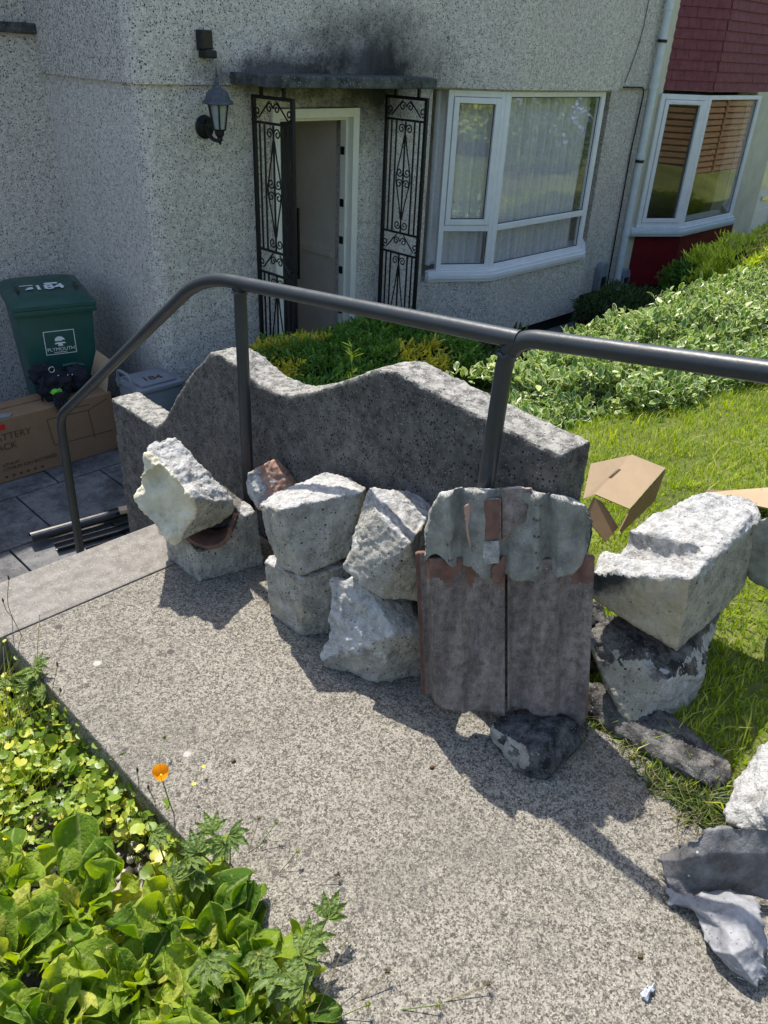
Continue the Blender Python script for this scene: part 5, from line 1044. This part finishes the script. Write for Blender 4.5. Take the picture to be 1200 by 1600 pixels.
for i,(xx_,yy_,nl_,L,lab) in enumerate(ros):
    p=A(xx_,yy_,.0); rosette(min(p.x,.47),p.y,nl_+9,L*1.02,lab,40+i,z0=-.05,tilt=(.45,1.25))
random.seed(99)
# palmate leaved weeds
def palmate(px_,py_,z,L,label,leaves,seed):
    random.seed(seed); c=A(px_,py_,z); E_=empty('palmate_weed',(c.x,c.y,gz(c.x,c.y)),label,'weed','lobed-leaf weeds in the bed'); VV=[];FF=[];ee=[];vn_=[];vr=[];b=0; stem=MB()
    for k in range(leaves):
        cc=c+Vector((random.gauss(0,.05),random.gauss(0,.05),random.gauss(0,.015)))*(1 if k else 0); a0=random.random()*6; up_=Vector((random.gauss(0,.3)-.2,random.gauss(0,.3)-.2,1)).normalized(); base=Vector((c.x,c.y,gz(c.x,c.y))); stem.tube(smoothpath([base,(base+cc)/2+Vector((.01,.01,.02)),cc],4),.0018,4,cap=False); var=random.random()
        for q in range(5):
            a_=a0+(q-2)*.62; d=Vector((math.cos(a_),math.sin(a_),0)); d=(d-up_*d.dot(up_)).normalized(); bb=up_.cross(d); Lk=L*(1-.13*abs(q-2))
            for (t0,w0,t1,w1) in ((0,.06,.2,.16),(.2,.16,.38,.22),(.33,.17,.55,.2),(.5,.14,.72,.15),(.68,.1,.86,.09),(.82,.06,1,.0)):
                pts=[cc+d*(Lk*t0)-bb*(Lk*w0),cc+d*(Lk*t0)-up_*.004,cc+d*(Lk*t0)+bb*(Lk*w0),cc+d*(Lk*t1)+bb*(Lk*w1),cc+d*(Lk*t1)-up_*.004*(t1<1)-Vector((0,0,.1*L*t1*t1)),cc+d*(Lk*t1)-bb*(Lk*w1)]
                VV+= [tuple(p) for p in pts]; FF+=[(b,b+1,b+4,b+5),(b+1,b+2,b+3,b+4)]; vn_+=[0,1,0,0,1,0]; ee+=[1,0,1,1,0,1]; vr+=[var]*6; b+=6
    trimesh('foliage',np.array(VV),np.array(FF),{'edge':ee,'vein':vn_,'var':vr},'palmate_leaf',E_,smooth=True); stem.build('stem','green_stem',E_)
palmate(350,1318,.10,.055,'lobed-leaf weed to the right below the orange poppy',6,1); palmate(440,1520,.13,.065,'lobed-leaf weed drooping over the path at the bottom',7,2); palmate(55,1045,.02,.05,'lobed-leaf weed at the left edge near the landing',7,3); palmate(270,1370,.1,.05,'small lobed-leaf weed among the broad leaves',4,4)
palmate(470,1490,.10,.06,'lobed-leaf weed with pointed leaves at the edge of the path',5,6)
# poppy
PP=empty('poppy',A(285,1300,-.12),'single orange poppy flower standing at the edge of the path','flower'); h_=A(252,1213,.13)
mb=MB(); mb.tube(smoothpath([A(285,1300,-.12),A(268,1262,.03),h_],6),.0016,5); part(mb,'stem','green_stem',PP)
V=[];F=[]
for q in range(4):
    a0=q*math.pi/2+.3; k=6
    for i in range(k+1):
        t=i/k
        for j in range(7):
            s_=(j/6-.5)*2.7; r_=.0175*math.sin(t*1.5)**.7+.0015; V.append((h_.x+r_*math.cos(a0+s_*.62),h_.y+r_*math.sin(a0+s_*.62),h_.z-.012+.033*t**1.2+.0025*math.sin(j*2.2+q)*t+q*.0004))
    b=q*7*(k+1)
    F+=[(b+i*7+j,b+i*7+j+1,b+(i+1)*7+j+1,b+(i+1)*7+j) for i in range(k) for j in range(6)]
t=NT('poppy_petal'); t.setv(t.b.inputs['Base Color'],t.mix(t.noise(60,3),(.8,.3,.0),(.95,.48,.02))); tl=t.n('ShaderNodeBsdfTranslucent'); tl.inputs[0].default_value=(1,.45,.02,1); mx=t.n('ShaderNodeMixShader'); mx.inputs[0].default_value=.45; t.l(t.b.outputs[0],mx.inputs[1]); t.l(tl.outputs[0],mx.inputs[2]); t.l(mx.outputs[0],t.out.inputs[0]); MATS['poppy_petal']=t.m
trimesh('petal',V,F,{},'poppy_petal',PP); part(MB().lathe((h_.x,h_.y,h_.z-.006),[(.002,0),(.005,.006),(.002,.012)],8),'stamen','yellow_petal',PP)
# seed heads and wiry stems
def wiry(base,tip,head,label,mat='dead_stem',r=.001,kind='dry weed stem',hr=.006):
    E_=empty('dry_stem',base,label,'weed','wiry stems in the bed'); mid=(base+tip)/2+Vector((random.gauss(0,.012),random.gauss(0,.012),.008)); part(MB().tube(smoothpath([base,mid,tip],6),r,4,cap=False),'stem',mat,E_)
    if head=='bud': part(MB().lathe(tip-Vector((0,0,.004)),[(.001,0),(.003,.005),(.0028,.011),(.0008,.018)],7),'seed_pod','seed_brown',E_)
    elif head=='burr':
        o=MB()
        for k in range(46):
            d=Vector((random.gauss(0,1),random.gauss(0,1),random.gauss(0,1))).normalized(); o.tube([tip,tip+d*hr],[.0007,.0002],3)
        bm_=o.lathe(tip-Vector((0,0,hr*.45)),[(.0005,0),(hr*.42,hr*.25),(hr*.45,hr*.5),(hr*.3,hr*.8),(.0005,hr*.9)],7); part(o,'seed_head','seed_green' if mat=='green_stem' else 'seed_brown',E_)
plain('seed_green',(.2,.22,.05),.9,.2,0,.3,60)
def bz(p): return Vector((p.x,p.y,gz(p.x,p.y) if p.x<.57 else 0))
for i,(bx_,by_,tx,ty,z,hd,lab) in enumerate([(215,1300,215,1205,.10,'bud','thin dark stem with a closed pod left of the poppy'),(238,1310,232,1232,.08,'bud','thin dark stem with a closed pod just below the poppy'),(30,1010,5,940,.16,'bud','thin dark stem with a pod at the left edge above the landing'),(45,1040,14,905,.22,'bud','tallest thin stem at the left edge crossing the landing'),
   (95,1170,62,960,.12,'','bare brown stem at the left in front of the landing joint'),(40,1180,10,1020,.12,'','bare brown stem close to the left edge'),(20,1190,5,1010,.1,'','bare stem hard against the left edge'),(70,1160,90,1040,.1,'bud','dark leaning stem beside the path corner'),(60,1200,95,1080,.06,'bud','short dark leaning stem beside the path corner'),
   (55,1200,30,1060,.1,'','brown stem leaning left among the grasses')]):
    tp=A(tx,ty,z); wiry(bz(A(bx_,by_,-.12)),tp,hd,lab,'dead_stem',.0011)
for i,(bx_,by_,tx,ty,z,lab) in enumerate([(330,1390,274,1380,.17,'green burr on a stem left of centre among the broad leaves'),(300,1470,266,1390,.16,'brownish burr among the broad leaves'),(410,1520,405,1492,.15,'burr above the right broad leaves'),(120,1520,110,1470,.16,'burr among the far left broad leaves'),(300,1560,290,1555,.14,'burr low among the bottom broad leaves'),(335,1570,335,1560,.15,'burr at the bottom beside the broad leaves'),(250,1480,240,1432,.16,'burr in the middle of the broad leaves'),(180,1500,168,1482,.16,'burr over the lower left broad leaves'),(255,1240,257,1152,.06,'small burr on a wiry stem above the poppy'),(470,1570,480,1560,.12,'burr by the path at the bottom')]):
    wiry(bz(A(bx_,by_,-.1)),A(tx,ty,z),'burr',lab,'green_stem',.0009,hr=.009)
for i,(bx_,by_,tx,ty,z,lab) in enumerate([(340,1370,405,1278,.05,'long runner with a burr reaching over the path'),(340,1372,432,1285,.05,'long runner with a burr beside the first one over the path'),(345,1400,528,1366,.02,'longest runner with a burr trailing far across the path'),(350,1390,465,1330,.04,'runner with a burr halfway across the path'),(430,1570,606,1518,.03,'runner with a burr at the bottom over the path'),(430,1600,685,1570,.02,'straw-coloured runner at the bottom edge over the path'),(430,1610,763,1538,.02,'runner with the burr farthest right over the path'),(440,1600,575,1570,.03,'runner with a burr just above the bottom edge'),(440,1620,545,1460,.1,'bare straw-coloured stalk slanting over the path at the bottom')]):
    wiry(bz(A(bx_,by_,.05)),A(tx,ty,z),'burr' if i<8 else '',lab,'green_stem' if i%2 else 'dead_stem',.0011,hr=.008)
# fine grass at the left edge
def tuft(n,cx_,cy_,sp,h,label):
    x=rng.normal(cx_,sp,n); y=rng.normal(cy_,sp*1.4,n); V=np.empty((n,5,3)); an=rng.random(n)*6.28; hh_=h*(.5+.6*rng.random(n)); lx_=rng.normal(size=n)*.35*hh_; ly_=rng.normal(size=n)*.35*hh_
    for i,(t,wk) in enumerate(((0,1),(0,-1),(.55,.8),(.55,-.8),(1,0))):
        V[:,i,0]=x+np.cos(an)*.0013*wk+lx_*t**2; V[:,i,1]=y+np.sin(an)*.0013*wk+ly_*t**2; V[:,i,2]=-.16+hh_*t
    F=np.array([(0,1,2),(1,3,2),(2,3,4)]); o=trimesh('grass_tuft',V.reshape(-1,3),(F[None]+(np.arange(n)*5)[:,None,None]).reshape(-1,3),{'var':np.repeat(.5+.5*rng.random(n),5)},'grass_blade',smooth=False); tag(o,label,'grass','grass tufts in the bed')
tuft(260,.42,1.95,.06,.2,'wispy dry grass tuft near the path corner at the left edge'); tuft(160,.36,1.7,.05,.16,'wispy grass tuft lower down the left edge'); 
# yellow specks
for i,(x_,y_,z) in enumerate([(318,1198,.03),(303,1225,.05),(8,1310,.06),(430,1538,.04)]):
    c_=A(x_,y_,z); b_=bz(c_+Vector((-.03,.0,0))); E_=empty('yellow_flower',b_,['tiny yellow flower above the path right of the poppy','tiny yellow flower just beside the poppy','tiny yellow flower at the left edge of the leaf carpet','tiny yellow flower by the path at the bottom'][i],'flower','tiny yellow flowers')
    part(MB().tube([b_,c_],.0007,3,cap=False),'stem','green_stem',E_); m_=MB()
    for q in range(5): a_=q*1.2566; d=Vector((math.cos(a_),math.sin(a_),.2)); s_=Vector((-math.sin(a_),math.cos(a_),0)); m_.add([c_,c_+d*.003+s_*.002,c_+d*.006,c_+d*.003-s_*.002],[(0,1,2,3)])
    part(m_,'petal','yellow_petal',E_)
# small moss cushions and crumbs on the path
for i,(x_,y_,lab) in enumerate([(365,1190,'dark crumb on the path right of the poppy'),(675,1200,'dark crumb on the path left of the dark stone'),(500,1425,'dark crumb mid path'),(1000,1495,'dark crumb near the pale scrap')]):
    c_=A(x_,y_,.0); o=blob('crumb',(c_.x,c_.y,.003),(.006,.005,.004),'seed_brown',None,i,.3,2.2); tag(o,lab,'crumb','crumbs on the path')

# ---------------------------------------------------------------- gardens behind the camera, seen only mirrored in the windows
def lapfence(P0,P1,label):
    P0=Vector((*P0,0)); P1=Vector((*P1,0)); L=(P1-P0).length; U=(P1-P0).normalized(); V=Vector((-U.y,U.x,0)); m0=(P0+P1)/2; E_=empty('lap_fence',(m0.x,m0.y,gz(m0.x,m0.y)),label,'fence','lap fences mirrored in the windows'); n=int(L/1.83)
    for k in range(n):
        o=P0+U*(k*1.83); z0=gz(o.x,o.y)-.05; o=o+Z_*z0
        MB().obox(o,U,V,Z_,(0,-.04,-.2),(.08,.04,1.95)).build('post','fence_wood',E_); m_=MB()
        for j in range(16): z_=.06+j*.108; m_.add([o+U*a_+V*b_+Z_*c_ for a_,b_,c_ in ((.08,.028,z_),(1.83,.028,z_),(1.83,.003,z_+.125),(.08,.003,z_+.125),(.08,.016,z_),(1.83,.016,z_),(1.83,-.009,z_+.125),(.08,-.009,z_+.125))],[(0,1,2,3),(7,6,5,4),(0,4,5,1),(3,2,6,7)])
        m_.build('panel','fence_wood',E_)
lapfence((7.4,-1.3),(14.9,-1.3),'brown larch lap fence along the lawn edge, mirrored in the narrow neighbouring pane')
lapfence((15.3,1.9),(28.5,1.9),'brown larch lap fence across the far lawn, mirrored in the wide neighbouring pane')
def flowers(par,c,s,n,mat,seed):
    d=unit(rnd(n)); d=d[d[:,2]>-.1]; C0=np.array(c)+d*np.array(s)*1.06; n=len(C0); k=26; q=unit(rnd(n*k)); P_=np.repeat(C0,k,0)+q*.11; v,f,a=scatter(PETAL,P_,unit(np.cross(q,rnd(n*k))),q,np.full(n*k,.075),rng.random(n*k)); trimesh('flower_head',v,f,a,mat,par)
b_=bush('flowering_bush','tall bush with blue flower heads on the lawn, mirrored in the large bay pane','bush',(12.6,.6,.35),(1.5,.8,.75),9000,OVAL,.12,'hedge_leaf',21,.25); flowers(b_,(12.6,.6,.45),(1.45,.75,.75),300,'blue_petal',1)
b_=bush('flowering_bush','tall bush with white flowers across the path, mirrored in the narrow bay pane','bush',(4.7,-1.7,.7),(1.2,.6,.95),9000,OVAL,.1,'lime_leaf',22,.25); flowers(b_,(4.7,-1.7,.6),(1.2,.6,.9),60,'white_petal',2)
PH=empty('house',(4,-13,1.8),'pinkish gabled house far behind the viewpoint, mirrored at the top of the narrow bay pane','house')
part(MB().add([(1,-16,1),(8,-16,1),(8,-11,1),(1,-11,1),(1,-16,5.2),(8,-16,5.2),(8,-11,5.2),(1,-11,5.2)],[(0,1,5,4),(1,2,6,5),(2,3,7,6),(3,0,4,7),(4,5,6,7)]),'wall','pink_render',PH)
part(MB().add([(.8,-16.2,5.202),(8.2,-16.2,5.202),(8.2,-10.8,5.202),(.8,-10.8,5.202),(4.5,-16.2,7.2),(4.5,-10.8,7.2)],[(0,4,5,3),(1,2,5,4),(0,1,4),(2,3,5),(0,3,2,1)]),'roof','roof_slate',PH)
part(MB().box((2.2,-10.99,2.4),(4,-10.9,3.6)).box((5.2,-10.99,2.4),(7,-10.9,3.6)),'window','black_paint',PH)
for i,(x_,y_,h_,lab) in enumerate([(10,-3.6,4.5,'round-crowned tree behind the lap fence, nearest the path'),(17,-1.2,4,'bushy tree in the middle behind the lap fence'),(22,-1.5,4.6,'tall tree behind the lap fence'),(28,-1,4.2,'farthest tree behind the lap fence')]):
    z_=gz(x_,y_); E_=empty('tree',(x_,y_,z_),lab,'tree','trees behind the fence')
    m_=MB(); m_.tube([(x_,y_,z_-.1),(x_+.05,y_,z_+h_*.35),(x_,y_+.1,z_+h_*.7)],[.16,.12,.04],9)
    for q in range(6): a_=q*1.05; m_.tube([(x_,y_,z_+h_*(.3+.05*q)),(x_+.6*math.cos(a_),y_+.6*math.sin(a_),z_+h_*(.5+.05*q)),(x_+1.2*math.cos(a_),y_+1.2*math.sin(a_),z_+h_*(.6+.05*q))],[.06,.04,.015],6)
    m_.build('trunk','bark',E_); n=7000; d=unit(rnd(n)); r_=rng.random(n)**.4; P_=np.array([x_,y_,z_+h_*.65])+d*r_[:,None]*np.array([2.2,1.8,h_*.38]); kk=np.array([noise.noise(Vector(p)*1.1) for p in P_])>-.12; P_=P_[kk]; n=len(P_)
    v,f,a=scatter(OVAL,P_,unit(rnd(n)),unit(rnd(n)+np.array([0,0,1])),.16*(.6+.6*rng.random(n)),rng.random(n)); trimesh('crown',v,f,a,'lime_leaf',E_)
for o in list(bpy.data.objects):
    if o.name.startswith('bay_window'):
        for k in ('label','category'): 
            if k in o: del o[k]
